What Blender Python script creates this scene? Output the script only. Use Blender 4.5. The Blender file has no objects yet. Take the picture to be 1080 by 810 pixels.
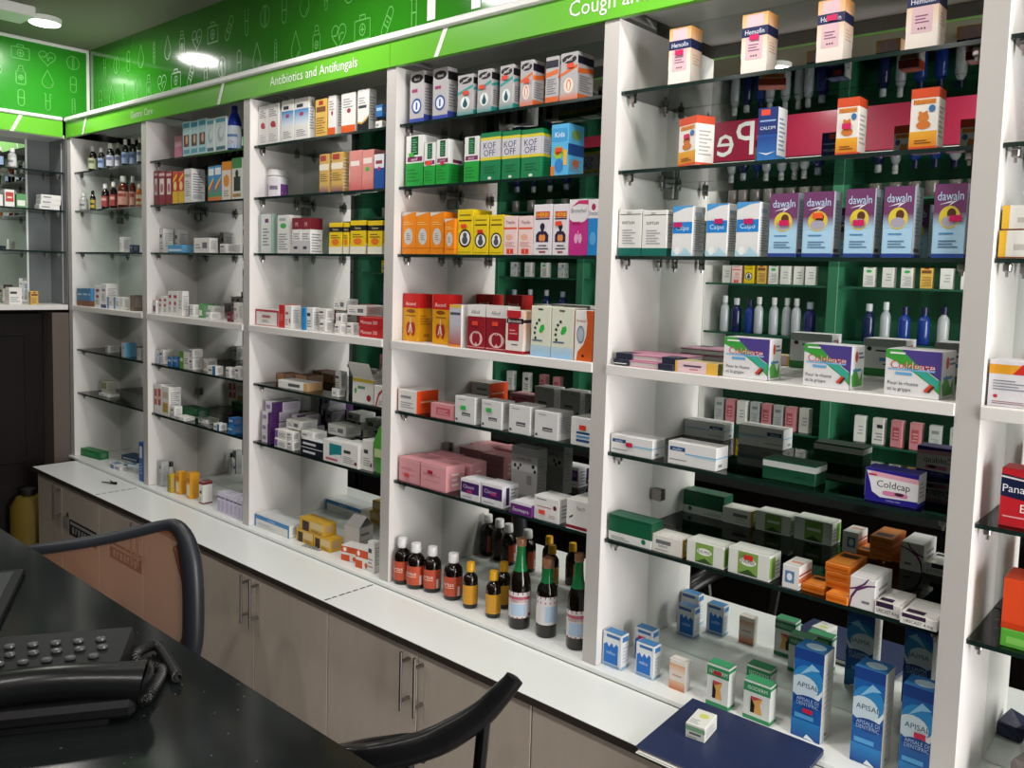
import bpy, bmesh, math, random
from mathutils import Vector, Matrix
random.seed(7)
scene = bpy.context.scene
COL = scene.collection
PI = math.pi

# ------------------------------------------------------------------ camera
cam_d = bpy.data.cameras.new('camera'); cam = bpy.data.objects.new('camera', cam_d); COL.objects.link(cam)
YAW, PITCH, ROLL = 0.704493, -0.080543, 0.031279
CF = Vector((-math.sin(YAW)*math.cos(PITCH), math.cos(YAW)*math.cos(PITCH), math.sin(PITCH)))
CR = Vector((math.cos(YAW), math.sin(YAW), 0)); CU = CR.cross(CF)
R2 = math.cos(ROLL)*CR + math.sin(ROLL)*CU; U2 = -math.sin(ROLL)*CR + math.cos(ROLL)*CU
M = Matrix((R2, U2, -CF)).transposed().to_4x4(); M.translation = Vector((4.1182, -1.4973, 1.6895))
cam.matrix_world = M
cam_d.sensor_fit = 'HORIZONTAL'; cam_d.sensor_width = 36; cam_d.lens = 36*880.22/1080
cam_d.shift_x = -32.67/1080; cam_d.shift_y = -39.5/1080
cam_d.clip_start = .02
scene.camera = cam

# ------------------------------------------------------------------ world, lights, exposure
w = bpy.data.worlds.new('world'); scene.world = w; w.use_nodes = True
bg = w.node_tree.nodes['Background']; bg.inputs[0].default_value = (.80, .88, 1.0, 1); bg.inputs[1].default_value = .6
scene.view_settings.view_transform = 'Standard'
scene.view_settings.look = 'None'
scene.view_settings.gamma = 1
scene.view_settings.exposure = EXPOSURE = -0.76
LAMP_W = 13.0
DAY_W = 215.0
def area(name, loc, rot, sx, sy, power, color):
    d = bpy.data.lights.new(name, 'AREA'); d.shape = 'RECTANGLE'; d.size = sx; d.size_y = sy
    d.energy = power; d.color = color
    o = bpy.data.objects.new(name, d); COL.objects.link(o); o.location = loc; o.rotation_euler = rot
    return o
# daylight through the open shop front in wall_right
area('daylight_shop_front', (6.35, -.62, 1.35), (0, PI/2, 0), 2.3, 1.4, DAY_W, (1.0, .965, .95))

# ------------------------------------------------------------------ helpers
def lin(c):
    return c/12.92 if c <= .04045 else ((c+.055)/1.055)**2.4
def hx(s):
    s = s.lstrip('#')
    return tuple(lin(int(s[i:i+2], 16)/255) for i in (0, 2, 4)) + (1.0,)
MATS = {}
def mat(name, color, rough=.5, metal=0, spec=.5, noise=0, nscale=20, stretch=(1, 1, 1), emit=None, coat=0):
    if name in MATS: return MATS[name]
    m = bpy.data.materials.new(name); m.use_nodes = True; nt = m.node_tree
    b = nt.nodes['Principled BSDF']
    if isinstance(color, str): color = hx(color)
    b.inputs['Base Color'].default_value = color
    b.inputs['Roughness'].default_value = rough; b.inputs['Metallic'].default_value = metal
    b.inputs['Specular IOR Level'].default_value = spec
    if coat: b.inputs['Coat Weight'].default_value = coat; b.inputs['Coat Roughness'].default_value = .05
    if noise:
        tc = nt.nodes.new('ShaderNodeTexCoord'); mp = nt.nodes.new('ShaderNodeMapping'); nz = nt.nodes.new('ShaderNodeTexNoise')
        mp.inputs['Scale'].default_value = stretch; nz.inputs['Scale'].default_value = nscale; nz.inputs['Detail'].default_value = 4
        mx = nt.nodes.new('ShaderNodeMixRGB'); mx.inputs[1].default_value = tuple(c*(1-noise) for c in color[:3])+(1,)
        mx.inputs[2].default_value = tuple(min(1, c*(1+noise)) for c in color[:3])+(1,)
        nt.links.new(tc.outputs['Object'], mp.inputs[0]); nt.links.new(mp.outputs[0], nz.inputs[0])
        nt.links.new(nz.outputs[0], mx.inputs[0]); nt.links.new(mx.outputs[0], b.inputs['Base Color'])
    if emit: b.inputs['Emission Color'].default_value = color; b.inputs['Emission Strength'].default_value = emit
    MATS[name] = m
    return m
def printed(name, rough=.42, spec=.35):
    m = bpy.data.materials.new(name); m.use_nodes = True; nt = m.node_tree; b = nt.nodes['Principled BSDF']
    a = nt.nodes.new('ShaderNodeAttribute'); a.attribute_name = 'Col'
    nt.links.new(a.outputs['Color'], b.inputs['Base Color'])
    b.inputs['Roughness'].default_value = rough; b.inputs['Specular IOR Level'].default_value = spec
    MATS[name] = m
    return m
def thin_glass(name, tint, rough=.0, refl=1.5):
    m = bpy.data.materials.new(name); m.use_nodes = True; nt = m.node_tree
    for n in list(nt.nodes): nt.nodes.remove(n)
    o = nt.nodes.new('ShaderNodeOutputMaterial'); mx = nt.nodes.new('ShaderNodeMixShader')
    t = nt.nodes.new('ShaderNodeBsdfTransparent'); g = nt.nodes.new('ShaderNodeBsdfGlossy'); f = nt.nodes.new('ShaderNodeFresnel')
    t.inputs[0].default_value = tint; g.inputs['Roughness'].default_value = rough; f.inputs[0].default_value = refl
    nt.links.new(f.outputs[0], mx.inputs[0]); nt.links.new(t.outputs[0], mx.inputs[1]); nt.links.new(g.outputs[0], mx.inputs[2])
    nt.links.new(mx.outputs[0], o.inputs[0]); MATS[name] = m
    return m
def mesh_fabric(name, color, see):
    m = bpy.data.materials.new(name); m.use_nodes = True; nt = m.node_tree
    for n in list(nt.nodes): nt.nodes.remove(n)
    o = nt.nodes.new('ShaderNodeOutputMaterial'); mx = nt.nodes.new('ShaderNodeMixShader')
    t = nt.nodes.new('ShaderNodeBsdfTransparent'); d = nt.nodes.new('ShaderNodeBsdfDiffuse')
    d.inputs[0].default_value = color; mx.inputs[0].default_value = see
    nt.links.new(d.outputs[0], mx.inputs[1]); nt.links.new(t.outputs[0], mx.inputs[2]); nt.links.new(mx.outputs[0], o.inputs[0])
    MATS[name] = m
    return m

LAM = mat('white_laminate', (.74, .715, .69, 1), .38, noise=.03, nscale=6)
LAMTOP = mat('countertop_laminate', (.80, .82, .80, 1), .3, noise=.02, nscale=5)
TAUPE = mat('taupe_door_laminate', (.68, .585, .49, 1), .42, noise=.06, nscale=9, stretch=(4, 4, .6))
SHADEF = mat('shaded_front_tone', (.50, .475, .455, 1), .4)  # greyer than the laminate: the divider fronts' dimmer light put into the colour
DKEDGE = mat('dark_brown_edge_strip', (.045, .034, .028, 1), .45)
MIRROR = mat('mirror_silver', (.74, .77, .75, 1), .0, metal=1)
GLASS = thin_glass('shelf_glass', (.86, .92, .89, 1))
GEDGE = mat('shelf_glass_edge', (.008, .02, .017, 1), .12)
CHROME = mat('clip_metal', (.30, .28, .27, 1), .3, metal=1)
STEEL = mat('brushed_steel', (.27, .25, .23, 1), .32, metal=1)
DARK = mat('joint_black', (.012, .012, .012, 1), .6)
BANDG = mat('fascia_green', '#64b42b', .3, noise=.02, nscale=3)
PANG = mat('glossy_green_panel', '#2c8018', .12, coat=.5)
PANL = mat('side_green_panel', '#278a1c', .25, coat=.3)
ICON = mat('pale_green_print', '#66b758', .4)
WHITEP = mat('white_trim_paint', (.80, .80, .78, 1), .35)
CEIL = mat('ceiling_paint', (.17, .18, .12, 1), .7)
WALL = mat('wall_paint', (.62, .60, .57, 1), .7)
FLOOR = mat('floor_tile', (.20, .18, .16, 1), .35, noise=.15, nscale=4)
GREYP = mat('grey_panel', (.15, .16, .165, 1), .25)
DKWOOD_SHADE = mat('dark_wood_and_shade', (.006, .003, .003, 1), .6, spec=.2)  # dark wood; near black also puts the passage's shade into the colour
BROWNP = mat('brown_post', (.11, .085, .07, 1), .5)
GRANITE = mat('black_granite', (.009, .011, .011, 1), .13, spec=.22)
def flecks(m):
    nt = m.node_tree; b = nt.nodes['Principled BSDF']
    tc = nt.nodes.new('ShaderNodeTexCoord'); v = nt.nodes.new('ShaderNodeTexVoronoi'); v.inputs['Scale'].default_value = 42
    r = nt.nodes.new('ShaderNodeValToRGB'); r.color_ramp.elements[0].position = .03; r.color_ramp.elements[0].color = (.16, .17, .165, 1)
    r.color_ramp.elements[1].position = .07; r.color_ramp.elements[1].color = (.009, .011, .011, 1)
    nt.links.new(tc.outputs['Object'], v.inputs['Vector']); nt.links.new(v.outputs['Distance'], r.inputs[0]); nt.links.new(r.outputs[0], b.inputs['Base Color'])
flecks(GRANITE)
BLACKP = mat('black_plastic', (.006, .006, .007, 1), .28, spec=.3)
BLACKM = mat('black_matt_plastic', (.007, .007, .008, 1), .5, spec=.2)
RUBBER = mat('black_cord', (.008, .008, .008, 1), .45)
KEYM = mat('grey_key', (.10, .10, .11, 1), .15)
FABRIC = mesh_fabric('orange_brown_mesh', (.25, .105, .055, 1), .5)
DGREEN = mat('dark_green_board', (.03, .17, .085, 1), .4)
REDS = mat('crimson_sign', (.30, .012, .045, 1), .3)
LAMPE = mat('lamp_diffuser', (1, .98, .95, 1), .5, emit=14)
CARD = printed('printed_card')
GLOSS = printed('printed_gloss_label', .25, .5)
BOTTLE = printed('glossy_bottle', .07, .6)
PLASTIC = printed('coloured_plastic', .3, .5)

def hexc(c):
    return hx(c) if isinstance(c, str) else c
class MB:
    def __init__(s): s.v = []; s.f = []; s.c = []; s.m = []
    def quad(s, pts, col=None, mi=0):
        n = len(s.v); s.v += [tuple(p) for p in pts]; s.f.append(tuple(range(n, n+len(pts)))); s.c.append(col); s.m.append(mi)
    def box(s, x0, y0, z0, x1, y1, z1, col=None, mi=0, ch=0, mis=None):
        # chamfered on the four upright and the top/bottom edges when ch > 0
        if ch <= 0:
            p = [(x0,y0,z0),(x1,y0,z0),(x1,y1,z0),(x0,y1,z0),(x0,y0,z1),(x1,y0,z1),(x1,y1,z1),(x0,y1,z1)]
            n = len(s.v); s.v += p
            fs = [(0,3,2,1),(4,5,6,7),(0,1,5,4),(1,2,6,5),(2,3,7,6),(3,0,4,7)]
            for i, f in enumerate(fs): s.f.append(tuple(n+k for k in f)); s.c.append(col); s.m.append(mis[i] if mis else mi)
            return
        ch = min(ch, (x1-x0)/3, (y1-y0)/3, (z1-z0)/3)
        def ring(d, z): return [(x0+d,y0,z),(x1-d,y0,z),(x1,y0+d,z),(x1,y1-d,z),(x1-d,y1,z),(x0+d,y1,z),(x0,y1-d,z),(x0,y0+d,z)]
        def rin(z):
            c = ch; return [(x0+c,y0+c,z),(x1-c,y0+c,z),(x1-c,y0+c,z),(x1-c,y1-c,z),(x1-c,y1-c,z),(x0+c,y1-c,z),(x0+c,y1-c,z),(x0+c,y0+c,z)]
        n = len(s.v)
        s.v += [(x0+ch,y0+ch,z0),(x1-ch,y0+ch,z0),(x1-ch,y1-ch,z0),(x0+ch,y1-ch,z0)] + ring(ch, z0+ch) + ring(ch, z1-ch) + [(x0+ch,y0+ch,z1),(x1-ch,y0+ch,z1),(x1-ch,y1-ch,z1),(x0+ch,y1-ch,z1)]
        def F(*f): s.f.append(tuple(n+k for k in f)); s.c.append(col); s.m.append(mi)
        F(3,2,1,0); F(20,21,22,23)
        for i in range(8): F(4+i, 4+(i+1)%8, 12+(i+1)%8, 12+i)
        for k in range(4):
            a, b = 4+2*k, 4+2*k+1; c_ = 4+(2*k+2)%8
            F(k, (k+1)%4, b, a); F((k+1)%4, c_, b)
            a, b, c_ = 12+2*k, 12+2*k+1, 12+(2*k+2)%8
            F(a, b, 20+(k+1)%4, 20+k); F(b, c_, 20+(k+1)%4)
    def lathe(s, prof, cx, cy, z0, seg=18, col=None, mi=0, mfun=None, cap=True):
        n = len(s.v); k = len(prof)
        for r, z in prof:
            for i in range(seg):
                a = 2*PI*i/seg; s.v.append((cx+r*math.cos(a), cy+r*math.sin(a), z0+z))
        for j in range(k-1):
            for i in range(seg):
                s.f.append((n+j*seg+i, n+j*seg+(i+1)%seg, n+(j+1)*seg+(i+1)%seg, n+(j+1)*seg+i))
                s.c.append(col(j) if callable(col) else col); s.m.append(mfun(j) if mfun else mi)
        if cap:
            s.f.append(tuple(n+i for i in reversed(range(seg)))); s.c.append(col(0) if callable(col) else col); s.m.append(mfun(0) if mfun else mi)
            s.f.append(tuple(n+(k-1)*seg+i for i in range(seg))); s.c.append(col(k-2) if callable(col) else col); s.m.append(mfun(k-2) if mfun else mi)
    def tube(s, pts, rad, seg=8, col=None, mi=0, flat=1.0, closed=False):
        pts = [Vector(p) for p in pts]; n = len(s.v); K = len(pts)
        up = Vector((0, 0, 1)); prev = None
        for j, p in enumerate(pts):
            if closed: t = pts[(j+1) % K]-pts[j-1]
            else: t = pts[min(j+1, K-1)]-pts[max(j-1, 0)]
            t.normalize()
            a = prev if prev is not None else (up if abs(t.z) < .9 else Vector((1, 0, 0)))
            a = (a-t*a.dot(t)).normalized(); b = t.cross(a); prev = a
            r = rad[j] if isinstance(rad, (list, tuple)) else rad
            for i in range(seg):
                q = 2*PI*i/seg; s.v.append(tuple(p+a*r*math.cos(q)+b*r*flat*math.sin(q)))
        for j in range(K if closed else K-1):
            for i in range(seg):
                j2 = (j+1) % K
                s.f.append((n+j*seg+i, n+j*seg+(i+1)%seg, n+j2*seg+(i+1)%seg, n+j2*seg+i)); s.c.append(col); s.m.append(mi)
        if not closed:
            s.f.append(tuple(n+i for i in reversed(range(seg)))); s.c.append(col); s.m.append(mi)
            s.f.append(tuple(n+(K-1)*seg+i for i in range(seg))); s.c.append(col); s.m.append(mi)
    def mesh(s, name, mats, smooth=False):
        me = bpy.data.meshes.new(name); me.from_pydata(s.v, [], s.f)
        for m in (mats if isinstance(mats, (list, tuple)) else [mats]): me.materials.append(m)
        me.polygons.foreach_set('material_index', s.m)
        if any(c is not None for c in s.c):
            at = me.color_attributes.new('Col', 'FLOAT_COLOR', 'CORNER'); buf = []
            for f, c in zip(s.f, s.c):
                c = c if c is not None else (.8, .8, .8, 1)
                if isinstance(c, list):
                    for q in c: buf += q
                else: buf += list(c)*len(f)
            at.data.foreach_set('color', buf)
        if smooth:
            me.polygons.foreach_set('use_smooth', [True]*len(s.f)); me.set_sharp_from_angle(angle=math.radians(40))
        me.update()
        return me
    def build(s, name, mats, parent=None, smooth=False, loc=None):
        return link(name, s.mesh(name, mats, smooth), parent, loc)
def link(name, me, parent=None, loc=None):
    o = bpy.data.objects.new(name, me); COL.objects.link(o)
    if parent: o.parent = parent
    if loc: o.location = loc
    return o
def tag(o, label=None, cat=None, group=None, kind=None):
    if label: o['label'] = label
    if cat: o['category'] = cat
    if group: o['group'] = group
    if kind: o['kind'] = kind
    return o
def empty(name, loc=(0, 0, 0), rz=0):
    o = bpy.data.objects.new(name, None); COL.objects.link(o); o.location = loc; o.rotation_euler = (0, 0, rz)
    o.empty_display_size = .05
    return o
def slab(name, m, x0, y0, z0, x1, y1, z1, parent=None, ch=0):
    b = MB(); b.box(x0, y0, z0, x1, y1, z1, ch=ch); return b.build(name, m, parent)

# ---- lettering: every string is turned into a small mesh once
TXT = {}
def make_texts(strings):
    todo = []
    for s_ in strings:
        if s_ in TXT: continue
        c = bpy.data.curves.new('lettering', 'FONT'); c.body = s_; c.size = 1; c.resolution_u = 2
        o = bpy.data.objects.new('lettering', c); COL.objects.link(o); todo.append((s_, o, c))
    dg = bpy.context.evaluated_depsgraph_get()
    for s_, o, c in todo:
        me = bpy.data.meshes.new_from_object(o.evaluated_get(dg))
        vs = [(v.co.x, v.co.y) for v in me.vertices]; fs = [tuple(p.vertices) for p in me.polygons]
        x0 = min(v[0] for v in vs); x1 = max(v[0] for v in vs)
        k = 1/.69
        TXT[s_] = ([((x-x0)*k, y*k) for x, y in vs], fs, (x1-x0)*k)
        bpy.data.objects.remove(o); bpy.data.curves.remove(c); bpy.data.meshes.remove(me)
def text_on(mb, s_, fn, cx, cy, h, maxw, col, W, H, off, mi=0, left=False):
    vs, fs, tw = TXT[s_]
    hh = h*H; sx = hh
    if maxw and tw*hh > maxw*W: sx = maxw*W/tw
    n = len(mb.v); x00 = cx*W-(0 if left else tw*sx/2); y00 = cy*H-hh/2
    for x, y in vs: mb.v.append(tuple(fn((x00+x*sx)/W, (y00+y*hh)/H, off)))
    for f in fs: mb.f.append(tuple(n+i for i in f)); mb.c.append(col); mb.m.append(mi)
def draw(mb, ops, fn, W, H, nc=1, mi=0):
    """flat print: fn(u, v, offset) gives a point of the face, W and H are its size in metres"""
    stick = []
    for i, op in enumerate(ops):
        o = .0002+.00007*i; k = op[0]
        if k in ('R', 'G'):
            x0, y0, x1, y1 = op[1:5]
            c0 = hexc(op[5]); c1 = hexc(op[6]) if k == 'G' else c0
            for q in range(nc):
                a = x0+(x1-x0)*q/nc; b = x0+(x1-x0)*(q+1)/nc
                mb.quad([fn(a,y0,o), fn(b,y0,o), fn(b,y1,o), fn(a,y1,o)], [c0, c0, c1, c1] if k == 'G' else c0, mi)
        elif k == 'E':
            cx, cy, rx, ry, c = op[1:6]
            mb.quad([fn(min(.998, max(.002, cx+rx*math.cos(2*PI*j/16))), min(.998, max(.002, cy+ry*math.sin(2*PI*j/16))), o) for j in range(16)], hexc(c), mi)
        elif k == 'P':
            mb.quad([fn(x, y, o) for x, y in op[1]], hexc(op[2]), mi)
        elif k == 'L':
            x0, y0, x1, y1, n, c = op[1:7]; c = hexc(c); st = (y1-y0)/n
            for j in range(n):
                b = y0+st*j; e = x1-(x1-x0)*(.0, .25, .1, .35)[j % 4]
                mb.quad([fn(x0,b,o), fn(e,b,o), fn(e,b+st*.42,o), fn(x0,b+st*.42,o)], c, mi)
        elif k == 'T':
            s_, cx, cy, h, c = op[1:6]; mw = op[6] if len(op) > 6 else .9
            text_on(mb, s_, fn, cx, cy, h, mw, hexc(c), W, H, o, mi)
    return mb
# ------------------------------------------------------------------ printed designs
W_, GR, DK = '#e4e2de', '#8f9196', '#3a3c44'
def R(*a): return ('R',)+a
def G(*a): return ('G',)+a
def E(*a): return ('E',)+a
def P(*a): return ('P',)+a
def T(*a): return ('T',)+a
def L(*a): return ('L',)+a
def lungs(c):
    return [E(.36, .26, .13, .15, c), E(.66, .26, .13, .15, c), R(.48, .28, .54, .48, c), P([(.5,.40),(.56,.40),(.70,.26),(.66,.24)], c), P([(.46,.40),(.52,.40),(.36,.24),(.32,.26)], c)]
SIDE = [L(.15, .25, .85, .85, 9, '#9a9aa0')]
D = {}
def d(name, desc, base, front, side=None, top=None, cat='medicine box'): D[name] = (desc, base, front, SIDE if side is None else side, top or [], cat)
d('white_plain', 'plain white carton', W_, [L(.2,.3,.7,.7,3,'#a9abb0')])
d('white_textlines', 'white carton with fine grey print', W_, [R(.08,.62,.6,.76,DK), L(.08,.15,.8,.5,3,GR)])
d('white_small_print', 'small white carton with black print', W_, [R(.15,.55,.55,.68,'#333'*2 if 0 else '#333338'), L(.12,.15,.85,.45,4,GR), E(.85,.2,.08,.08,'#7a2840')])
d('white_flat', 'flat white carton', W_, [R(.1,.35,.5,.65,'#8e9299')])
d('white_long', 'long white carton', W_, [R(.55,.3,.85,.7,'#6f7276'), L(.1,.3,.45,.7,2,GR)])
d('navy_small', 'small navy blue carton', '#22385a', [R(.1,.55,.8,.7,'#8fa4c0')])
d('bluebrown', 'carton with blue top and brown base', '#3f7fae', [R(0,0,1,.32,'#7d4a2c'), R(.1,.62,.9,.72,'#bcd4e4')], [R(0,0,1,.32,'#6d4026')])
d('white_red_tall', 'slim white carton with red marks', W_, [R(.25,.72,.8,.84,'#b03040'), E(.5,.5,.22,.08,'#b03040'), L(.2,.15,.8,.38,4,GR)])
d('white_navy_foot', 'white carton with navy foot', W_, [R(0,0,1,.14,'#263a70'), R(.2,.7,.8,.78,'#6c7c9c'), L(.2,.3,.8,.6,4,GR)])
d('white_blue_small', 'small white carton with blue edge', W_, [R(.0,0,.3,1,'#4d8fc0'), L(.4,.3,.9,.7,3,GR)])
d('kraft_small', 'greyish brown kraft carton', '#7b6a58', [L(.2,.3,.8,.5,2,'#5a4c3e')])
d('white_blue_side', 'white carton with blue side panel', W_, [R(.5,.55,.9,.75,'#7fb0d4'), L(.1,.15,.5,.5,3,GR)], [R(0,0,1,1,'#6fb2d8')])
d('olive_flat', 'small olive and white carton', '#d8d6c4', [R(0,.35,1,.85,'#8d9a55')])
d('green_long', 'long flat green carton', '#16723a', [R(0,0,1,.1,'#0e5a2c'), R(.3,.4,.7,.6,'#2f9a58')])
d('blue_white_flat', 'flat white and blue carton lying down', W_, [R(.25,0,.5,1,'#5f7fa8'), R(.6,.3,.9,.7,'#7f98ba')], None, [R(.1,.2,.5,.8,'#6f8db5')])
d('blue_tray', 'dark blue blister tray', '#1f3f66', [R(.1,.3,.9,.6,'#b9c9d8')], None, [R(.1,.2,.9,.8,'#27507e')])
d('blue_upright', 'blue carton standing on edge', '#2f63a8', [R(.2,.6,.8,.9,'#e0e4ea'), L(.2,.2,.8,.5,4,'#9fbbe0')])
d('pink_small', 'small pink carton', '#c8708f', [R(.1,.55,.9,.75,'#e2a8bc')])
d('foot_care', 'pale blue carton with red foot picture', '#b7d3dc', [R(.08,.82,.92,.95,'#3e86ad'), R(.1,.08,.9,.2,'#5fa0bd'), R(.15,.28,.85,.62,'#5b2d35'), E(.55,.48,.16,.13,'#d9a28a')])
d('swan_white', 'white carton with grey feather drawing', '#d5e0e2', [R(.08,.84,.92,.95,'#5f9fb8'), E(.5,.5,.3,.22,'#a9bcc4'), E(.58,.55,.2,.15,'#d5e0e2'), R(.1,.06,.9,.16,'#3f6f84')])
d('maroon_white', 'maroon carton with white bottle picture', '#8a2230', [R(.2,.3,.8,.78,'#e2d8d4'), E(.5,.5,.2,.14,'#a86a6a'), R(.1,.86,.9,.94,'#d7b8b8'), L(.15,.06,.85,.24,4,'#c77')] if 0 else [R(.2,.3,.8,.78,'#e2d8d4'), E(.5,.5,.2,.14,'#a86a6a'), R(.1,.86,.9,.94,'#d7b8b8')])
d('red_yellow', 'slim red and yellow carton', '#c8392b', [R(0,0,1,.38,'#e3b62a'), E(.5,.55,.3,.14,'#f0dd8a'), P([(.1,.75),(.9,.95),(.9,.85),(.1,.65)],'#f3c93a')], [R(0,0,1,.4,'#d9a826')])
d('white_grey_text', 'large white carton with grey text panel', W_, [T('FERRO',.5,.8,.09,'#444850'), L(.15,.2,.85,.68,8,GR)], [L(.1,.3,.9,.9,8,'#8b8d92'), R(.1,.12,.8,.26,'#b9bbbf')])
d('rainbow', 'blue carton with rainbow print', '#3f8fcb', [R(.08,.74,.92,.94,'#eef2f4'), G(0,.12,1,.5,'#4d9b54','#3f8fcb'), R(0,0,1,.12,'#e07c28'), P([(.1,.3),(.9,.6),(.9,.5),(.1,.2)],'#d9402f'), P([(.1,.4),(.9,.7),(.9,.6),(.1,.3)],'#f0c93c')])
d('orange_fruit', 'white carton with orange fruit', '#e6dfd2', [R(0,.78,1,1,'#e28a1e'), E(.5,.5,.32,.16,'#e58f22'), L(.2,.1,.8,.28,3,GR)], [R(0,0,1,1,'#d98320')])
d('green_white_dark', 'white carton with dark green figure', '#dfe3dc', [R(0,.75,1,1,'#3e8a4c'), R(.2,.2,.85,.55,'#29332f'), E(.5,.62,.16,.1,'#29332f'), R(.1,.06,.9,.14,'#b08a4a')])
d('blue_leaflet', 'light blue leaflet pack', '#4b9ccb', [R(.05,.2,.95,.45,'#cfe3ef')], None, [R(.05,.1,.95,.9,'#5aa8d4')])
d('navy_red_small', 'small white carton with navy and red band', W_, [R(.15,.15,.6,.6,'#3a3f6a'), R(.6,.15,.85,.6,'#b84052')])
d('white_purple_lines', 'small white carton with purple stripe', W_, [R(0,.1,.25,.9,'#7b5ba0'), L(.35,.25,.9,.75,3,GR)])
d('green_small', 'small green and white carton', '#5e9a62', [R(.1,.15,.9,.55,'#dfe6da')])
d('maroon_small', 'small maroon carton', '#6e1c2a', [R(.2,.4,.8,.6,'#b98a8e')])
d('white_reddot', 'white carton with dark red dot', W_, [E(.72,.34,.09,.12,'#b02a3a'), R(.1,.6,.55,.72,'#b76a74'), L(.1,.15,.5,.45,3,GR)])
d('blue_small', 'small bright blue carton', '#2f6fae', [R(.1,.5,.9,.75,'#a9c8e2')])
d('green_white', 'white and lime green carton', W_, [R(0,0,.45,1,'#5e9a2c'), R(.1,.4,.35,.6,'#dfe8d0'), L(.55,.3,.95,.7,3,GR)])
d('white_pink', 'white carton with pale pink panel', W_, [R(.08,.15,.3,.85,'#c98a84'), L(.4,.3,.9,.75,3,GR)])
d('white_blueband', 'white carton with blue end', W_, [R(.62,0,1,1,'#2f6f9a'), R(.1,.4,.5,.6,'#67757f')])
d('red_white_tall', 'slim red and white carton', W_, [R(.1,.3,.9,.85,'#b8493f'), R(.25,.5,.75,.6,'#eec9b8')])
d('gold_white', 'white carton with gold square', W_, [R(.15,.12,.85,.45,'#b59a3c'), R(.15,.6,.85,.82,'#d0b9a0')])
d('green_flat', 'dark green flat carton', '#1d5a35', [R(.1,.3,.7,.6,'#2f7d4c')])
d('grey_white_tall', 'pale grey carton', '#b9bcbb', [R(.2,.7,.8,.82,'#7e8580'), L(.2,.2,.8,.55,5,GR)])
d('yellow_olive', 'yellow and green carton', '#c9a92c', [R(0,0,.4,1,'#7f8f2c'), L(.5,.2,.9,.8,4,'#7a5a1e')])
d('orange_pack', 'yellow orange carton', '#e0a02c', [R(.1,.1,.9,.55,'#ead9b4'), R(.1,.62,.9,.8,'#c9761e')], [R(.1,.1,.9,.6,'#d99a34')], [R(.1,.1,.9,.9,'#e8ab34')])
d('white_maroon', 'white carton with maroon edges', W_, [R(0,.86,1,1,'#7a3030'), R(0,0,1,.06,'#7a3030'), R(.2,.45,.7,.58,DK), L(.2,.15,.6,.35,2,GR)], [R(0,.86,1,1,'#7a3030'), R(0,0,1,.06,'#7a3030')], [R(.05,.05,.95,.95,'#8a4038')])
d('lilac_strip', 'slim white and lilac pack standing upright', '#d4cfe0', [R(0,.72,1,.8,'#5b4a86'), R(.15,.1,.85,.6,'#b9b0cf')])
d('white_hand', 'white carton with red hand drawing', W_, [E(.5,.5,.22,.08,'#b23a4c'), R(.45,.42,.75,.52,'#b23a4c'), L(.15,.7,.85,.9,4,GR), L(.15,.08,.85,.3,4,'#b9bbc0')])
d('white_bluefade', 'white carton with blue fade', W_, [G(0,.38,1,.74,'#dfe6ec','#2f86c4'), R(.15,.78,.6,.86,DK), E(.5,.62,.16,.05,'#a03a6a'), L(.15,.1,.85,.28,4,GR)])
d('yellow_print', 'pale yellow carton with brown print', '#dcb457', [R(.3,.84,.7,.95,'#b03a36'), R(.1,.66,.9,.8,'#7a4a2a'), L(.1,.1,.9,.55,7,'#8a5a30')])
d('white_orange_foot', 'white carton with orange foot', W_, [R(0,0,1,.2,'#d9591f'), E(.55,.56,.14,.06,'#a02c40'), L(.15,.64,.85,.9,4,GR)])
d('white_moon', 'tall white carton with black and gold moon', W_, [P([(0,0),(1,0),(1,.34),(.75,.24),(.4,.17),(0,.2)],'#14161e'), P([(0,.2),(.4,.17),(.75,.24),(1,.34),(1,.38),(.7,.28),(.4,.21),(0,.24)],'#c9a23a'), R(.1,.55,.8,.62,DK), L(.1,.66,.7,.84,3,GR)])
d('gold_purple', 'gold carton fading to purple foot', '#c9a45a', [G(0,0,1,.22,'#6d3f62','#c9a45a'), R(.1,.82,.7,.96,'#a83a34'), R(0,.58,1,.74,'#e2d9c4'), L(.1,.3,.9,.52,4,'#8a6a34')], [L(.1,.1,.9,.9,10,'#e6dfcf')])
d('pink_white', 'salmon pink carton', '#d58a84', [R(.1,.62,.8,.74,'#e9dcd6'), G(0,0,1,.4,'#c4605e','#d58a84')])
d('pink_green', 'salmon pink carton with green dot', '#d98f88', [R(.1,.66,.85,.8,'#e9dcd6'), E(.45,.52,.18,.06,'#48b04a'), G(0,0,1,.3,'#c4605e','#d98f88')])
d('white_blue_bottom', 'white carton with royal blue lower half', '#1f4f9c', [R(0,.6,1,1,'#dfe1e4'), E(.5,.58,.14,.06,'#b03060'), R(.15,.72,.8,.82,'#9a3a48')])
d('mint_white', 'mint edged white carton', '#dfe3e0', [R(0,0,.08,1,'#9cc0ae'), R(.92,0,1,1,'#9cc0ae'), R(.4,.78,.7,.88,'#7a3a6a'), L(.2,.2,.75,.68,6,GR)], [R(0,0,1,1,'#8ba398')])
d('white_greenmark', 'white carton with green mark', W_, [E(.5,.72,.26,.07,'#3fae58'), L(.12,.1,.88,.55,7,GR), R(.15,.85,.7,.92,'#9bb0a4')])
d('maroon_top', 'white carton with maroon top', W_, [R(0,.68,1,1,'#7c1f2c'), T('M',.5,.82,.12,'#e2b8bc'), L(.12,.4,.88,.6,3,GR), R(0,.0,1,.36,'#c2bfc0'), R(.2,.12,.6,.2,DK)], [R(0,.68,1,1,'#6e1b27'), L(.1,.05,.9,.6,7,GR)], [R(0,0,1,1,'#6e1b27')])
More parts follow.
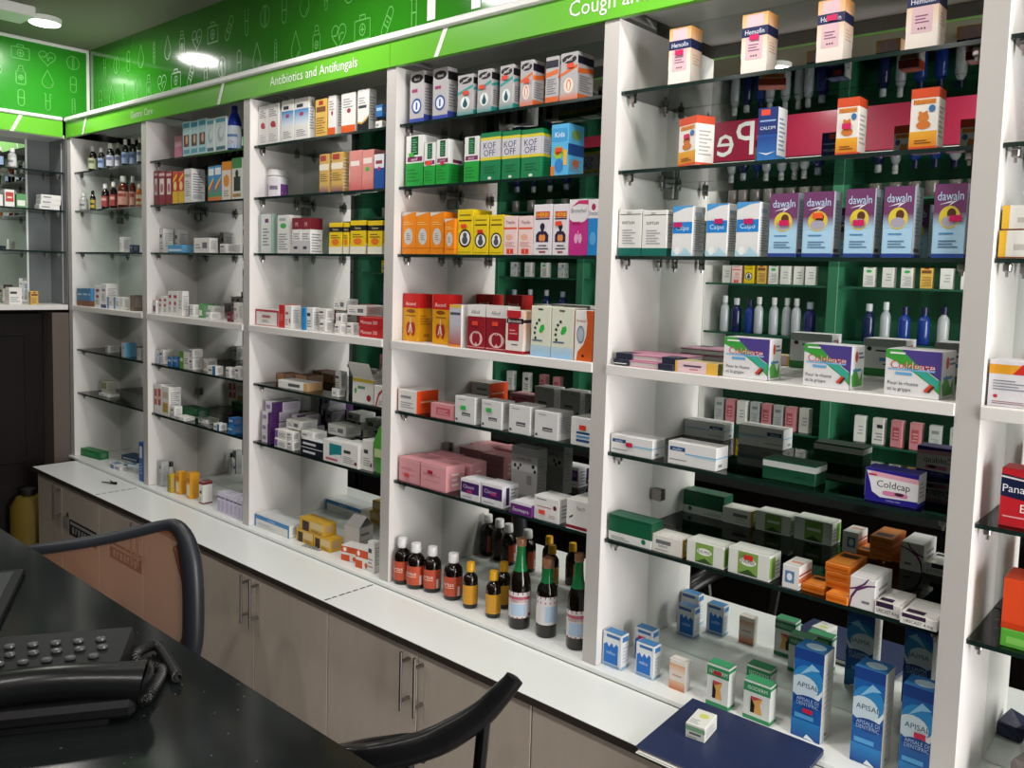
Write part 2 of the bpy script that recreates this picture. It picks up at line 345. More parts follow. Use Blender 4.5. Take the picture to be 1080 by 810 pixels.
d('yellow_black', 'yellow carton with black band', '#e3c21f', [R(0,.7,1,.86,'#15161a'), T('Cetrine',.5,.78,.07,'#e8d9a0',.8), R(0,0,1,.22,'#e6e2d2'), E(.5,.38,.28,.1,'#e07028'), L(.15,.5,.85,.64,2,'#8a6a1e')], [R(0,.7,1,.86,'#15161a'), R(0,0,1,.3,'#e6e2d2')])
d('white_redframe', 'long white carton with red frame', W_, [R(0,.86,1,1,'#b8404a'), R(0,0,.05,1,'#b8404a'), R(.93,0,1,1,'#b8404a'), R(0,0,1,.07,'#d9a0a2'), R(.3,.5,.65,.66,'#b76a72'), L(.3,.22,.6,.4,2,GR)])
d('red_end', 'bright red carton end', '#c8262c', [R(.2,.3,.8,.6,'#d9585a')])
d('blue_end', 'bright blue carton end', '#1f7fc0', [R(.2,.3,.8,.6,'#3f95d0')])
d('red_flat', 'flat red carton', '#bb2228', [T('Mucosan 300',.42,.5,.36,'#f0d9d6',.7)], [R(.1,.2,.9,.8,'#a81c22')])
d('tan_brown', 'flat tan and brown carton', '#b08a6c', [R(0,.2,.1,.8,'#7a3a34'), R(.12,.1,.95,.9,'#a9805e'), R(.9,0,1,1,'#5a2a24')], None, [R(.05,.05,.95,.95,'#5e302a')])
d('white_tan', 'long white carton with tan end', W_, [R(.35,.3,.75,.7,'#55575c'), R(.88,0,1,1,'#c39a68')], [R(0,0,1,1,'#c09a70')])
d('white_small_low', 'low white carton', W_, [R(.2,.3,.6,.6,'#a9abb0')])
d('white_redarc', 'white carton with red arc', W_, [P([(.1,0),(.25,0),(.5,.5),(.9,.78),(.9,.9),(.4,.62)],'#b8323a'), L(.5,.1,.9,.35,3,GR)])
d('purple_white', 'white and purple flat carton', '#d9d4dc', [R(.72,0,1,1,'#4b2260'), R(.0,0,.06,1,'#4b2260'), R(.15,.3,.55,.7,'#8a83a0')], [R(0,0,.3,1,'#4b2260'), R(.35,.2,.9,.8,'#c9c0cf')], [R(.7,0,1,1,'#4b2260')])
d('black_white', 'flat black and white carton', '#161a24', [R(.1,.35,.7,.65,'#c9ccd4')], None, [R(0,0,1,1,'#cfd2d4')])
d('teal_white', 'white carton with teal panel', W_, [R(.35,.3,1,.86,'#1f7f88'), P([(.35,.3),(1,.3),(1,.44),(.7,.4)],'#dfe6e4'), R(.15,.1,.8,.2,'#c05a72')], [R(0,.3,1,.9,'#1a6c74')])
d('white_blueframe', 'white carton framed in blue', W_, [R(0,.66,1,1,'#3f86c4'), R(0,0,.04,1,'#3f86c4'), R(.96,0,1,1,'#3f86c4'), T('Cloderm',.5,.82,.2,'#cfe0ee',.5), L(.1,.2,.6,.45,2,'#b8bcc0')], None, [R(0,0,1,1,'#d6d8d8')])
d('yellow_brown', 'yellow carton with brown square', '#cfa22e', [R(.12,.0,.4,.8,'#33211a'), R(.45,.35,1,.9,'#d9bf8c'), L(.5,.1,.9,.3,2,'#7a5a1e')])
d('orange_band', 'white carton with orange bands', W_, [R(0,.55,1,.95,'#cf5228'), E(.2,.75,.09,.14,'#f0e6dc'), R(0,.0,.45,.4,'#cf5228'), E(.7,.22,.1,.14,'#cf5228')], [R(0,.1,1,.8,'#c94a22')])
SIL = '#b4b1b3'
def syr(c, c2, ic):
    return [E(.5,.86,.42,.085,'#17161a'), P([(.12,.80),(.2,.79),(.9,.93),(.82,.95)],SIL), T('Benil',.5,.855,.055,'#d6d3d6',.6), G(0,0,1,.2,c,SIL), P([(0,.58),(1,.74),(1,.68),(0,.52)],c2)]+ic
SB = [R(0,.76,1,.92,'#1c1b1f'), R(0,0,1,.16,'#3a49a0'), L(.12,.25,.88,.7,8,'#77757a')]
d('syrup_silver_blue', 'silver syrup carton with blue ring', SIL, [E(.5,.86,.42,.085,'#17161a'), T('Benil',.5,.855,.055,'#d6d3d6',.6), R(0,.0,1,.09,'#3a49a0'), R(.15,.6,.55,.66,'#9a3a6a'), E(.5,.33,.34,.15,'#2f4f94'), E(.5,.33,.25,.11,'#dfe2e8'), R(.45,.26,.55,.4,'#2f4f94')], SB)
d('syrup_silver_teal', 'silver syrup carton with teal drop', SIL, syr('#1f8f8c','#2f9c98',[E(.5,.32,.3,.15,'#e4eceb'), E(.5,.28,.15,.08,'#1c5560'), P([(.38,.32),(.62,.32),(.5,.45)],'#1c5560')]), [R(0,.76,1,.92,'#1c1b1f'), P([(0,.66),(1,.8),(1,.74),(0,.6)],'#2f9c98'), R(0,0,1,.14,'#1f8f8c'), L(.12,.2,.88,.55,7,'#77757a')])
d('syrup_silver_orange', 'silver syrup carton with orange band', SIL, syr('#d9642a','#dd6a30',[E(.5,.32,.28,.16,'#ead9cc'), E(.5,.33,.13,.12,'#d9642a'), E(.5,.32,.07,.1,'#f2ece6')]), [R(0,.76,1,.92,'#1c1b2a'), P([(0,.66),(1,.72),(1,.62),(0,.56)],'#dd6a30'), R(0,0,1,.14,'#d9642a'), L(.12,.2,.88,.55,7,'#77757a')])
d('green_white_syrup', 'white and green carton with dark green panel', '#dcdcda', [R(0,0,1,.46,'#1f9a3a'), R(.3,.62,.72,.98,'#124a2c'), L(.36,.66,.66,.95,6,'#5aa878'), R(.1,.49,.95,.58,'#7a2a5a'), L(.1,.1,.8,.38,4,'#187a2e'), T('zecof',.5,.535,.06,'#e6d6e0',.6)], [R(0,0,1,.46,'#1b8a34'), R(.3,.49,.95,.56,'#7a2a5a'), L(.1,.1,.8,.38,4,'#13702a')])
d('kofoff', 'green carton with yellow and silver bands', '#15794a', [R(0,.43,1,.9,'#d6c63a'), R(0,.49,1,.84,'#c9c7cd'), T('KOF',.46,.73,.13,'#23286a',.8), T('OFF',.46,.58,.13,'#23286a',.8), L(.2,.16,.8,.34,3,'#0f6038'), E(.5,.06,.1,.03,'#d6dcd2')], [R(0,.43,1,.9,'#d6c63a'), R(0,.49,1,.84,'#c2c0c6'), L(.12,.08,.88,.36,5,'#0f6038'), L(.12,.54,.88,.8,6,'#8f8d94')], [R(0,0,1,1,'#136c42')])
d('colour_kids', 'light blue carton with children picture', '#58b0de', [R(0,0,.22,.2,'#d9782a'), R(.06,.66,.94,.92,'#3f98cf'), T('Kids',.5,.8,.1,'#eef4f6',.8), E(.45,.45,.3,.13,'#8fbf3a'), E(.4,.47,.16,.07,'#d9462a'), E(.5,.2,.26,.14,'#2f7fc4'), R(.75,.2,.95,.5,'#e8b23a')], [R(0,.4,1,.62,'#214a86'), E(.5,.8,.3,.1,'#7a9a5a'), L(.1,.1,.9,.34,5,'#8a8a90'), E(.5,.25,.2,.08,'#b06a4a')])
d('orange_oval', 'orange carton with grey oval', '#e58518', [P([(0,.9),(0,1),(.9,1)],'#cfcac0'), E(.5,.42,.3,.2,'#c4c4c0'), L(.35,.34,.65,.52,4,'#7a7a78'), R(0,.14,1,.16,'#c96a12'), L(.12,.7,.8,.8,2,'#f2b868')], [R(0,.14,1,.16,'#c96a12'), R(.2,.24,.85,.4,'#e2c9a0'), L(.15,.5,.85,.85,5,'#c46a14')])
d('yellow_circle', 'yellow carton with black ringed badge', '#dfc21a', [E(.5,.36,.4,.2,'#16161a'), E(.5,.36,.32,.16,'#e2e2e0'), E(.5,.32,.18,.09,'#4a4c54'), E(.5,.43,.12,.06,'#4a4c54'), R(.15,.86,.85,.89,'#8a7414'), R(.1,.74,.9,.77,'#4a3f10'), R(.1,.05,.9,.06,'#8a7414')], [L(.15,.2,.85,.85,9,'#a8901a'), R(0,.05,1,.06,'#8a7414')])
d('pink_print', 'pale pink carton with orange square', '#e3c9c6', [R(.02,.66,.98,.71,'#d9543a'), T('Tixylix',.5,.84,.08,'#7a4a6a',.7), E(.42,.46,.24,.08,'#e0a890'), R(.25,.03,.75,.16,'#d9402a'), T('1',.5,.095,.09,'#f3e6de'), L(.15,.22,.85,.36,3,'#d9a098')], [L(.15,.1,.85,.85,9,'#c99a98')])
d('white_torso', 'white carton with dark torso and glowing chest', '#dcd6dc', [R(.12,.74,.88,.86,'#c43a28'), T('HERBI',.5,.8,.08,'#f0c83a',.7), R(.12,.70,.88,.73,'#3a2430'), E(.5,.56,.13,.075,'#241c3c'), R(.42,.46,.58,.54,'#241c3c'), P([(.16,.26),(.84,.26),(.84,.40),(.7,.47),(.3,.47),(.16,.40)],'#2a1f40'), E(.42,.34,.1,.07,'#e08a4a'), E(.58,.34,.1,.07,'#e08a4a'), R(.3,.18,.75,.2,'#3a3440'), R(.2,.12,.85,.14,'#3a3440'), R(.35,.05,.7,.08,'#a03444')], [L(.15,.1,.85,.85,9,'#a9a3aa')])
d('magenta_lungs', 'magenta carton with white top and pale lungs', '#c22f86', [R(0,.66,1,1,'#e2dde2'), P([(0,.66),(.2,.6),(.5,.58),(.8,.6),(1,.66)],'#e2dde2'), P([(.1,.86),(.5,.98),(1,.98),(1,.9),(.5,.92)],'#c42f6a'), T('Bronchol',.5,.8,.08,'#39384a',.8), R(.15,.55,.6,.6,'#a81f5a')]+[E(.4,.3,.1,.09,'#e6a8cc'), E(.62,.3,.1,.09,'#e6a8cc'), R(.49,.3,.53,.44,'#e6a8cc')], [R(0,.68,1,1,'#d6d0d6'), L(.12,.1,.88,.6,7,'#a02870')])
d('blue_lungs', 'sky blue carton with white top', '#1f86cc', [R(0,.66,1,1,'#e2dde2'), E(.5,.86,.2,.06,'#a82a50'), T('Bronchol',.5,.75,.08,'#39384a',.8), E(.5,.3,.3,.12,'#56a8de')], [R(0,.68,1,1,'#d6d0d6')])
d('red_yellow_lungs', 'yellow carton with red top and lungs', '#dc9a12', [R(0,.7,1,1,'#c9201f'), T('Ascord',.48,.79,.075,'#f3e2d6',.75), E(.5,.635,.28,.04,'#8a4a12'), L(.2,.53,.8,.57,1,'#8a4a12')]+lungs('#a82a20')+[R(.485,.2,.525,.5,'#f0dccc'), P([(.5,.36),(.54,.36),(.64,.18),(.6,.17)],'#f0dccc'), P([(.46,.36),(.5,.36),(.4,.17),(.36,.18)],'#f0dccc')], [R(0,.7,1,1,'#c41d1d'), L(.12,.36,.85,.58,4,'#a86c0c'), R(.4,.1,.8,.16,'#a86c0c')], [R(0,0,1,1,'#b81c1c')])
d('grey_red_fade', 'grey carton fading to red foot', '#bcbac4', [G(0,0,1,.55,'#a8403a','#bcbac4'), R(.0,.93,1,1,'#d9b23a'), R(.08,.76,.92,.82,'#4a4c60'), R(0,0,1,.05,'#d98a2a')], [R(0,0,1,1,'#e4e2de')])
d('maroon_lungs', 'maroon carton with white top and lungs', '#8e1a28', [R(0,.74,1,1,'#e0dcda'), T('Alkof',.45,.84,.085,'#3a2a34',.7)]+[E(.5,.24,.36,.17,'#d9b4b0'), E(.4,.24,.12,.13,'#8e1a28'), E(.6,.24,.12,.13,'#8e1a28'), R(.48,.24,.52,.4,'#8e1a28'), R(0,.04,1,.06,'#d98a8a')], [R(0,.74,1,1,'#d9d5d3'), T('D',.5,.84,.09,'#3a2a34'), R(.2,.36,.7,.62,'#d6d0ce')], [R(0,0,1,1,'#dcd8d6')])
d('maroon_cream', 'white carton with maroon panel and black band', '#e2d9d2', [R(.12,.3,.75,.84,'#a01c2c'), R(.05,.84,.85,1,'#b5242f'), R(.05,.7,1,.82,'#2a181c'), T('Broncom',.5,.76,.075,'#e2d3d0',.8), L(.2,.45,.65,.6,2,'#d98a8a'), R(0,0,1,.07,'#a01c2c'), L(.35,.2,.7,.25,1,DK)], [R(0,.72,1,.8,'#3a1a1e'), R(0,.82,1,1,'#d6ae90'), R(0,0,1,.07,'#a01c2c'), G(0,.2,1,.7,'#e2d9d2','#cfa48a')])
d('pale_leaf', 'pale cream carton with green leaf', '#d6d8c6', [P([(.42,.5),(.5,.62),(.66,.64),(.7,.56),(.6,.48),(.48,.46)],'#2fae3a'), E(.24,.36,.06,.03,'#24422c'), E(.2,.46,.06,.03,'#24422c'), E(.22,.56,.06,.03,'#24422c'), E(.3,.65,.06,.03,'#24422c'), E(.42,.72,.06,.03,'#24422c'), R(.35,.92,.6,.95,'#3a4a3a'), G(0,0,1,.22,'#8fb8dc','#b8cdd8'), R(.1,.3,.6,.33,'#56688a')], [L(.15,.2,.85,.8,8,'#7a7c70')], [R(.05,.05,.95,.95,'#c6c8b4')])
d('white_orange_shape', 'white carton with orange bottle shape', '#e3e0dc', [P([(.62,1),(1,1),(1,0),(.12,0),(.2,.18),(.5,.32),(.66,.5),(.7,.75)],'#cf5a1c'), E(.34,.52,.22,.18,'#7a8496'), E(.34,.52,.17,.14,'#aab6c4'), T('Strepsol',.36,.8,.05,'#b04a4a',.55), E(.5,.1,.07,.03,'#2a1a14')], [R(0,0,1,1,'#c95a20')])
d('white_orange_side', 'white carton with orange side', '#e0dcd8', [L(.15,.2,.85,.5,3,GR), R(.15,.62,.7,.74,'#8a8c92')], [R(0,0,1,1,'#d9481c'), R(.2,.45,.9,.53,'#e8a890')])
d('pink_low', 'low pink carton', '#d58c92', [R(.25,.25,.85,.75,'#b8525e'), L(.3,.32,.8,.68,3,'#dba4a8')], None, [R(0,0,1,1,'#dfa6aa')])
d('white_green_sticker', 'white carton with green sticker and grey label', '#d3d2d2', [R(.36,.28,.78,.4,'#55575c'), L(.4,.31,.75,.37,1,'#c6c6c8'), E(.1,.12,.05,.05,'#34363c'), L(.15,.86,.5,.92,1,GR)], [L(.12,.25,.88,.85,10,'#9c9ca2')])
d('white_dark_label', 'white carton with dark grey label', '#d3d2d2', [R(.36,.28,.78,.42,'#4a4c52'), L(.4,.32,.75,.39,1,'#c6c6c8'), E(.1,.12,.05,.05,'#34363c'), L(.15,.86,.5,.92,1,GR)], [L(.12,.25,.88,.85,10,'#9c9ca2')])
d('white_blue_stripes', 'white carton with blue stripes', '#dddcdb', [R(.28,.42,.95,.5,'#274f86'), R(.28,.28,.95,.37,'#5f93c4'), R(.28,.14,.95,.23,'#274f86')])
d('pink_box', 'pink carton with rose print', '#dc9aa0', [L(.1,.52,.8,.62,2,'#b86a74'), L(.15,.3,.75,.4,1,'#c98088'), R(0,.0,1,.06,'#d08a92'), R(0,.9,1,.93,'#e8b8bc')], [L(.3,.2,.7,.8,3,'#f0d6d6')], [R(.05,.05,.95,.95,'#d48e96')])
d('white_purple_band', 'white carton with purple band', '#dedbe0', [R(.04,.32,.96,.86,'#43205e'), T('Clavam',.42,.64,.18,'#c9b8d6',.7), R(.1,.1,.6,.16,'#a9a4b0')], [R(.2,.1,.4,.9,'#33264a'), L(.5,.1,.9,.9,5,GR)])
d('purple_low', 'low purple and white carton', '#5f2570', [R(0,.85,1,1,'#dcd8de'), T('Esomepra',.5,.42,.3,'#e6dcea',.8)], None, [R(0,0,1,1,'#d9d6da')])
d('white_red_tag', 'white carton with maroon seal', '#dedcda', [L(.12,.55,.7,.65,1,'#b06a72'), E(.84,.62,.07,.1,'#5a1420'), R(.6,.15,.85,.3,'#c9b8b8'), R(.1,.85,.5,.9,GR)], [L(.2,.2,.8,.8,4,GR)])
d('white_maroon_base', 'white carton with maroon base line', '#dddbd8', [R(0,.04,1,.14,'#8a1630'), R(0,.0,1,.03,'#e6e2de'), P([(.15,.35),(.3,.45),(.28,.5),(.12,.4)],'#33353c'), T('Tas-D',.6,.74,.1,'#4a4c54',.5)], [R(0,.04,1,.14,'#8a1630')], [R(.1,.1,.9,.9,'#d2d0cc')])
d('grey_carton_tall', 'tall grey carton with dotted band leaning at back', '#b3b1b2', [R(0,.84,1,.98,'#9a989a'), T('Dufex 100',.5,.78,.06,'#22242a',.75), R(0,.54,1,.72,'#cfcdce'), E(.15,.63,.05,.04,'#1e2026'), E(.28,.58,.04,.035,'#1e2026'), E(.36,.65,.04,.035,'#1e2026'), E(.85,.66,.06,.04,'#1e2026'), E(.92,.57,.05,.035,'#1e2026'), R(.62,.3,.8,.48,'#8f8d90')])
d('orange_navy', 'peach and white carton with navy band', '#e8ddd4', [G(0,.28,1,1,'#e8ddd4','#e6a860'), R(.17,.24,.83,.98,'#d9b6bd'), R(0,.62,1,.78,'#1c2550'), T('Hemofin',.5,.7,.08,'#dfe2ee',.75), L(.28,.38,.72,.52,3,'#8a5a78'), E(.4,.3,.03,.015,'#5a2a44'), E(.5,.3,.03,.015,'#5a2a44'), E(.6,.3,.03,.015,'#5a2a44')], [G(0,.28,1,1,'#e8ddd4','#dd9a50'), R(0,.62,1,.78,'#1a2248'), L(.2,.35,.8,.55,4,'#c9a890')], [R(0,0,1,1,'#e6a860')])
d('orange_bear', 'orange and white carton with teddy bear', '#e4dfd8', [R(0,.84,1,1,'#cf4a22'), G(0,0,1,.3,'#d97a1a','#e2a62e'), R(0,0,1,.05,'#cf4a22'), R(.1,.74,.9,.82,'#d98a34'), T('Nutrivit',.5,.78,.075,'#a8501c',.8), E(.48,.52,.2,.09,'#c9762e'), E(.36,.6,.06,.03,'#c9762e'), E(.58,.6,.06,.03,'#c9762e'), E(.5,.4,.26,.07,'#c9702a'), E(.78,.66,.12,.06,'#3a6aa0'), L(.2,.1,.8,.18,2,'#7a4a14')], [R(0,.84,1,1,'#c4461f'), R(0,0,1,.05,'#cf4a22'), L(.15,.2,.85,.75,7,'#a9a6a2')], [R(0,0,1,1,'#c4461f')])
d('navy_swoosh', 'navy blue carton with pale swoosh', '#1c4f96', [G(0,0,1,.45,'#2f74b8','#1b3f84'), R(0,.5,1,1,'#1a3170'), R(.15,.86,.6,.97,'#dd4a30'), R(.1,.74,.9,.77,'#8fa8d4'), T('CALCIM',.5,.62,.06,'#d6dfee',.8), P([(.05,.17),(.5,.11),(.95,.17),(.5,.14)],'#dfe8f2')], [R(0,0,1,1,'#dcdcda'), L(.15,.2,.85,.85,8,'#7a8aa8'), R(0,0,1,.1,'#3f7fb8')], [R(0,0,1,1,'#1a3170')])
d('white_teal_base', 'white carton with teal base', '#dad9d5', [R(0,0,1,.17,'#12675c'), R(.05,.89,.95,.905,'#26282c'), T('DPC',.45,.93,.045,'#3a3c40',.4), T('SOFTLIN',.42,.72,.06,'#33353a',.6), L(.18,.26,.75,.6,6,'#a2a2a4')], [R(0,0,1,.17,'#105c52'), R(0,.89,1,.905,'#26282c'), L(.15,.3,.85,.75,6,'#b2b2b4')])
d('white_bluebox', 'white carton with blue band and wave', '#dcdcdc', [P([(0,.86),(.25,.9),(.6,.96),(1,.98),(1,1),(0,1)],'#4a94d0'), R(.02,.45,.98,.68,'#1f7ecb'), T('Calpo',.5,.56,.09,'#cfe4f4',.7), P([(0,0),(0,.12),(.2,.06),(.5,.05),(.62,.18),(.8,.12),(1,.02),(1,0)],'#a9cfe0'), E(.28,.1,.14,.08,'#e6ecec')], [R(.15,.8,.7,.88,'#a9b8cc'), L(.1,.1,.9,.75,14,'#9fa1a8')])
d('purple_sky', 'purple to sky blue carton with child picture', '#a9cfe8', [R(0,.62,1,1,'#6f3a66'), G(0,.42,1,.62,'#a9cfe8','#6f3a66'), T('dawaln',.5,.84,.12,'#bcd8f0',.8), P([(.15,.72),(.6,.78),(.5,.75),(.75,.78),(.45,.7),(.55,.75)],'#e6ecf4'), E(.5,.55,.33,.155,'#dcc43e'), E(.56,.6,.14,.07,'#5a3426'), E(.5,.49,.24,.075,'#a8a2b4'), R(.2,.32,.65,.34,'#4a86b8'), L(.2,.14,.8,.26,3,'#5a7a9c'), R(0,0,1,.055,'#2a4492')], [R(0,0,1,1,'#b4bdc4'), L(.2,.3,.8,.9,11,'#8f9aa4'), R(.2,.08,.8,.13,'#5a4436'), R(0,0,1,.05,'#2a4492')], [R(0,0,1,1,'#6f3a66')])
d('pink_yellow_low', 'low pink carton with yellow end', '#e0c2c6', [R(.74,0,1,1,'#e0b048'), R(.0,0,.06,1,'#e0b048'), R(.2,.52,.62,.68,'#5a3f6a'), R(.35,.25,.55,.36,'#c47a8a')], [R(0,0,.25,1,'#4a4030'), R(.25,0,1,1,'#c4b060')], [R(.06,.06,.94,.94,'#b8a868')])
d('cold_relief', 'white carton with purple corner and rainbow lettering', '#dedcde', [P([(.28,1),(1,1),(1,.4),(.8,.55),(.55,.72)],'#4c3f86'), P([(0,1),(.28,1),(.55,.72),(.95,.42),(1,.4),(1,.1),(.8,.32),(.5,.55),(.1,.78),(0,.82)],'#3d9a3c'), P([(.3,.62),(.62,.5),(.95,.2),(.98,.4),(.7,.56)],'#3aa596'), T('Coldease',.5,.66,.17,'#e4e6ea',.84), T('Coldease',.49,.672,.165,'#c8402e',.82), R(.06,.56,.9,.595,'#7fb6e0'), T('Coldease',.49,.60,.05,'#3f88c8',.80), R(.2,.46,.5,.52,'#66a6d8'), T('Pour le rhume',.34,.28,.075,'#26262e',.56), T('et la grippe',.28,.155,.075,'#26262e',.46), R(.08,.9,.36,.94,'#dfe9dc'), P([(.72,.16),(.76,.12),(.88,.28),(.84,.32)],'#c8402e'), P([(.78,.14),(.82,.12),(.92,.26),(.88,.29)],'#5a2a20')], [P([(.1,.3),(.4,.5),(.7,.2),(.9,.45),(.9,.05),(.2,.05)],'#4f9a44'), R(.2,.4,.8,.46,'#3f8ab0'), E(.42,.75,.1,.13,'#c84a2e'), L(.55,.7,.95,.9,2,'#5a6a8a'), R(0,0,.04,1,'#4c3f86')], [R(.08,.1,.4,.6,'#c9c8ca')])
d('white_bluelabel', 'white carton with navy name and blue line', '#dad9d8', [R(.04,.6,.36,.78,'#1f4478'), T('mucfer',.2,.69,.12,'#d6e2ee',.28), R(.36,.5,1,.55,'#6fb2d6'), R(.5,.44,1,.47,'#a9d2e4'), L(.04,.2,.4,.3,1,GR)], [R(0,.5,1,.55,'#6fb2d6'), R(.2,.14,.5,.26,'#8a8c90')], [R(.06,.3,.4,.6,'#c6c6c6')])
d('dark_green_box', 'dark green carton with white upper band', '#0f4a30', [R(0,.62,1,.92,'#d2d6d2'), R(0,.94,1,1,'#12583a'), T('AMYTTIS',.72,.3,.1,'#082a1a',.3)], [R(0,.62,1,.92,'#c2c8c2')], [R(.04,.06,.96,.94,'#0f4530')])
d('pink_capsule_box', 'white and purple carton with pink capsule', '#241c86', [P([(.02,.92),(1,.86),(1,.2),(.3,.16),(.14,.3),(.1,.55)],'#e2dfe2'), P([(.1,.92),(1,.86),(1,.72),(.12,.78)],'#dfa4b8'), T('Coldcap',.54,.57,.2,'#23262e',.66), R(.4,.24,.76,.38,'#d27fa8'), E(.4,.31,.06,.07,'#d27fa8'), E(.76,.31,.06,.07,'#d27fa8'), E(.66,.33,.09,.05,'#3a2030'), R(.06,.78,.22,.84,'#b8324e'), T('Coldcap relief',.55,.1,.05,'#b9b6e0',.6)], [R(0,.14,1,1,'#d9d4da'), L(.2,.3,.8,.8,4,GR)], [R(0,0,1,1,'#2a228e')])
d('green_white_box', 'white carton with deep green upper panel', '#d9dad6', [R(0,.34,1,1,'#12583a'), R(0,.9,1,.94,'#0b3d28'), E(.82,.22,.05,.1,'#1c6a46'), L(.06,.08,.5,.22,2,'#8a9a90')], [R(0,.34,1,1,'#104e34')], [R(0,0,1,1,'#1a5a40')])
d('white_gold', 'white carton with gold end', '#dad7d0', [R(.12,.5,.62,.72,'#6a6a6e'), T('tofacit',.36,.4,.16,'#5a5a5e',.5), L(.1,.14,.55,.24,1,GR)], [R(0,0,1,1,'#a8843c'), R(.25,.3,.7,.8,'#e2dccb')])
d('white_greenpanel', 'white carton with leaf green panel', '#d9dad4', [R(.24,.06,.72,.94,'#7ba04c'), P([(.24,.06),(.72,.06),(.5,.3)],'#38522a'), E(.48,.58,.2,.16,'#e6e8e0'), T('EVI-MIX',.48,.58,.14,'#2c3428',.34)], [R(.0,.1,.5,.9,'#7ba04c'), L(.55,.2,.95,.8,4,GR)], [R(.05,.05,.95,.95,'#d2d4cc')])
d('white_orange_small', 'small white and orange carton', '#dcdad8', [R(.15,.25,.7,.75,'#5a7ca4'), E(.42,.5,.16,.16,'#dfe4ea')], [R(0,.3,1,.5,'#c9704a'), R(0,.58,1,.66,'#a84a3a'), R(0,.1,1,.2,'#b8a49a')], [R(.05,.05,.95,.95,'#d6d2ce'), R(.2,.3,.9,.5,'#c98a6a')])
d('orange_flat', 'flat orange strip carton', '#d9761e', [R(.05,.3,.9,.6,'#c25c14')], [R(.05,.3,.95,.6,'#c25c14')], [R(.1,.1,.9,.55,'#e08a34'), R(.15,.6,.85,.85,'#3a2010')])
d('white_purple_curve', 'white carton with purple curve', '#dcd9d8', [P([(.0,.0),(.05,.0),(.12,.3),(.3,.55),(.7,.74),(1,.8),(1,.84),(.65,.79),(.25,.62),(.05,.35)],'#5a2a5c'), P([(.0,.55),(.3,.62),(.6,.8),(.75,1),(.7,1),(.52,.82),(.25,.67),(0,.6)],'#5a2a5c'), R(.5,.2,.8,.28,'#7a727c')], [L(.2,.2,.8,.8,3,GR)], [R(.1,.2,.9,.8,'#d4d1d0')])
d('white_purple_low', 'low white carton with dark purple stripe', '#dddad6', [R(.05,.62,.7,1,'#33203a'), T('URICAST 4 mg',.5,.34,.28,'#33343a',.84)], None, [R(.1,.1,.6,.3,'#33203a'), R(.1,.45,.9,.75,'#cfccc8')])
d('small_blue_milk', 'small blue carton with milk splash', '#d9dcde', [R(.06,.1,.82,.74,'#1f6fc4'), P([(.06,.74),(.06,.62),(.22,.7),(.34,.58),(.48,.72),(.6,.6),(.72,.72),(.82,.66),(.82,.86),(.06,.86)],'#dfe4e8'), R(.2,.86,.9,.95,'#3f6fa8'), T('milcu',.44,.42,.1,'#cfe0f2',.5), R(.06,.0,.9,.08,'#7fa4c8')], [R(.1,.8,.9,.95,'#3a78b8'), R(0,0,1,.08,'#8fb0cc'), L(.2,.2,.8,.7,5,'#b2bac4')], [R(.05,.05,.95,.95,'#3f80b8')])
d('peach_small', 'small peach and white carton', '#dcd4cc', [G(0,.55,1,.85,'#e0d4c8','#d59a74'), G(0,0,1,.3,'#c9744a','#dcb89c'), R(.2,.45,.8,.5,'#b89a86')], [R(0,0,1,1,'#d6d2cc')])
d('green_skin', 'white and green carton with leg picture', '#d9dcd8', [R(0,.72,1,.95,'#2f8a58'), T('ISODERM',.52,.83,.09,'#d6e6da',.8), R(0,0,1,.1,'#2f8a58'), P([(.28,.2),(.72,.2),(.62,.45),(.72,.62),(.28,.62)],'#d9a45a'), P([(.28,.2),(.42,.2),(.44,.4),(.28,.6)],'#181414'), P([(.34,.5),(.72,.62),(.28,.62)],'#b84a4a')], [R(0,.88,1,.95,'#2f8a58'), R(0,0,1,.08,'#2f8a58')], [R(0,0,1,1,'#3f9a68')])
d('blue_tall', 'tall blue carton with white wave', '#1c5ea8', [G(0,.0,1,.2,'#184a92','#2f86c8'), R(0,.88,1,1,'#1c3f86'), E(.5,.62,.56,.2,'#dfe8ee'), E(.5,.66,.52,.17,'#2f86c4'), E(.35,.58,.5,.13,'#c9dae4'), P([(.2,.7),(.6,.86),(.9,.8),(.6,.78)],'#8fc2e4'), T('APISAL',.5,.6,.055,'#243a5a',.8), E(.55,.42,.5,.07,'#16408a'), T('APISALE DI',.52,.44,.04,'#a8c6e8',.75), T('DENTIFRIC',.52,.39,.04,'#a8c6e8',.75), R(.1,.22,.75,.27,'#58a4dc'), P([(.45,.01),(.85,.0),(.55,.06)],'#e6eef2')], [R(0,0,1,1,'#d6d6d2'), L(.2,.3,.8,.8,8,'#c4c4c2'), E(.5,.06,.12,.015,'#6a5a54')], [R(0,0,1,1,'#2f76b8'), E(.55,.5,.34,.3,'#bcd6e6')])
d('white_yellow_end', 'long white carton with yellow end', '#dcdad4', [R(.0,0,.14,1,'#dcae2a'), R(0,.0,.6,.05,'#8a4a2a'), R(.3,.3,.7,.5,'#b8b4ae')])
d('white_red_orange', 'large white carton with red and orange band', '#d9d7dc', [R(0,.7,1,.9,'#dc9a2a'), P([(.3,.7),(1,.7),(1,.92),(.42,.92)],'#c9302a'), T('1',.5,.82,.14,'#f0e2dc',.1), L(.06,.36,.5,.6,4,'#8a8a98'), E(.1,.22,.03,.04,'#c03a48'), R(.55,.4,.75,.5,'#b82a5a'), L(.06,.06,.6,.14,2,'#9a6a78')])
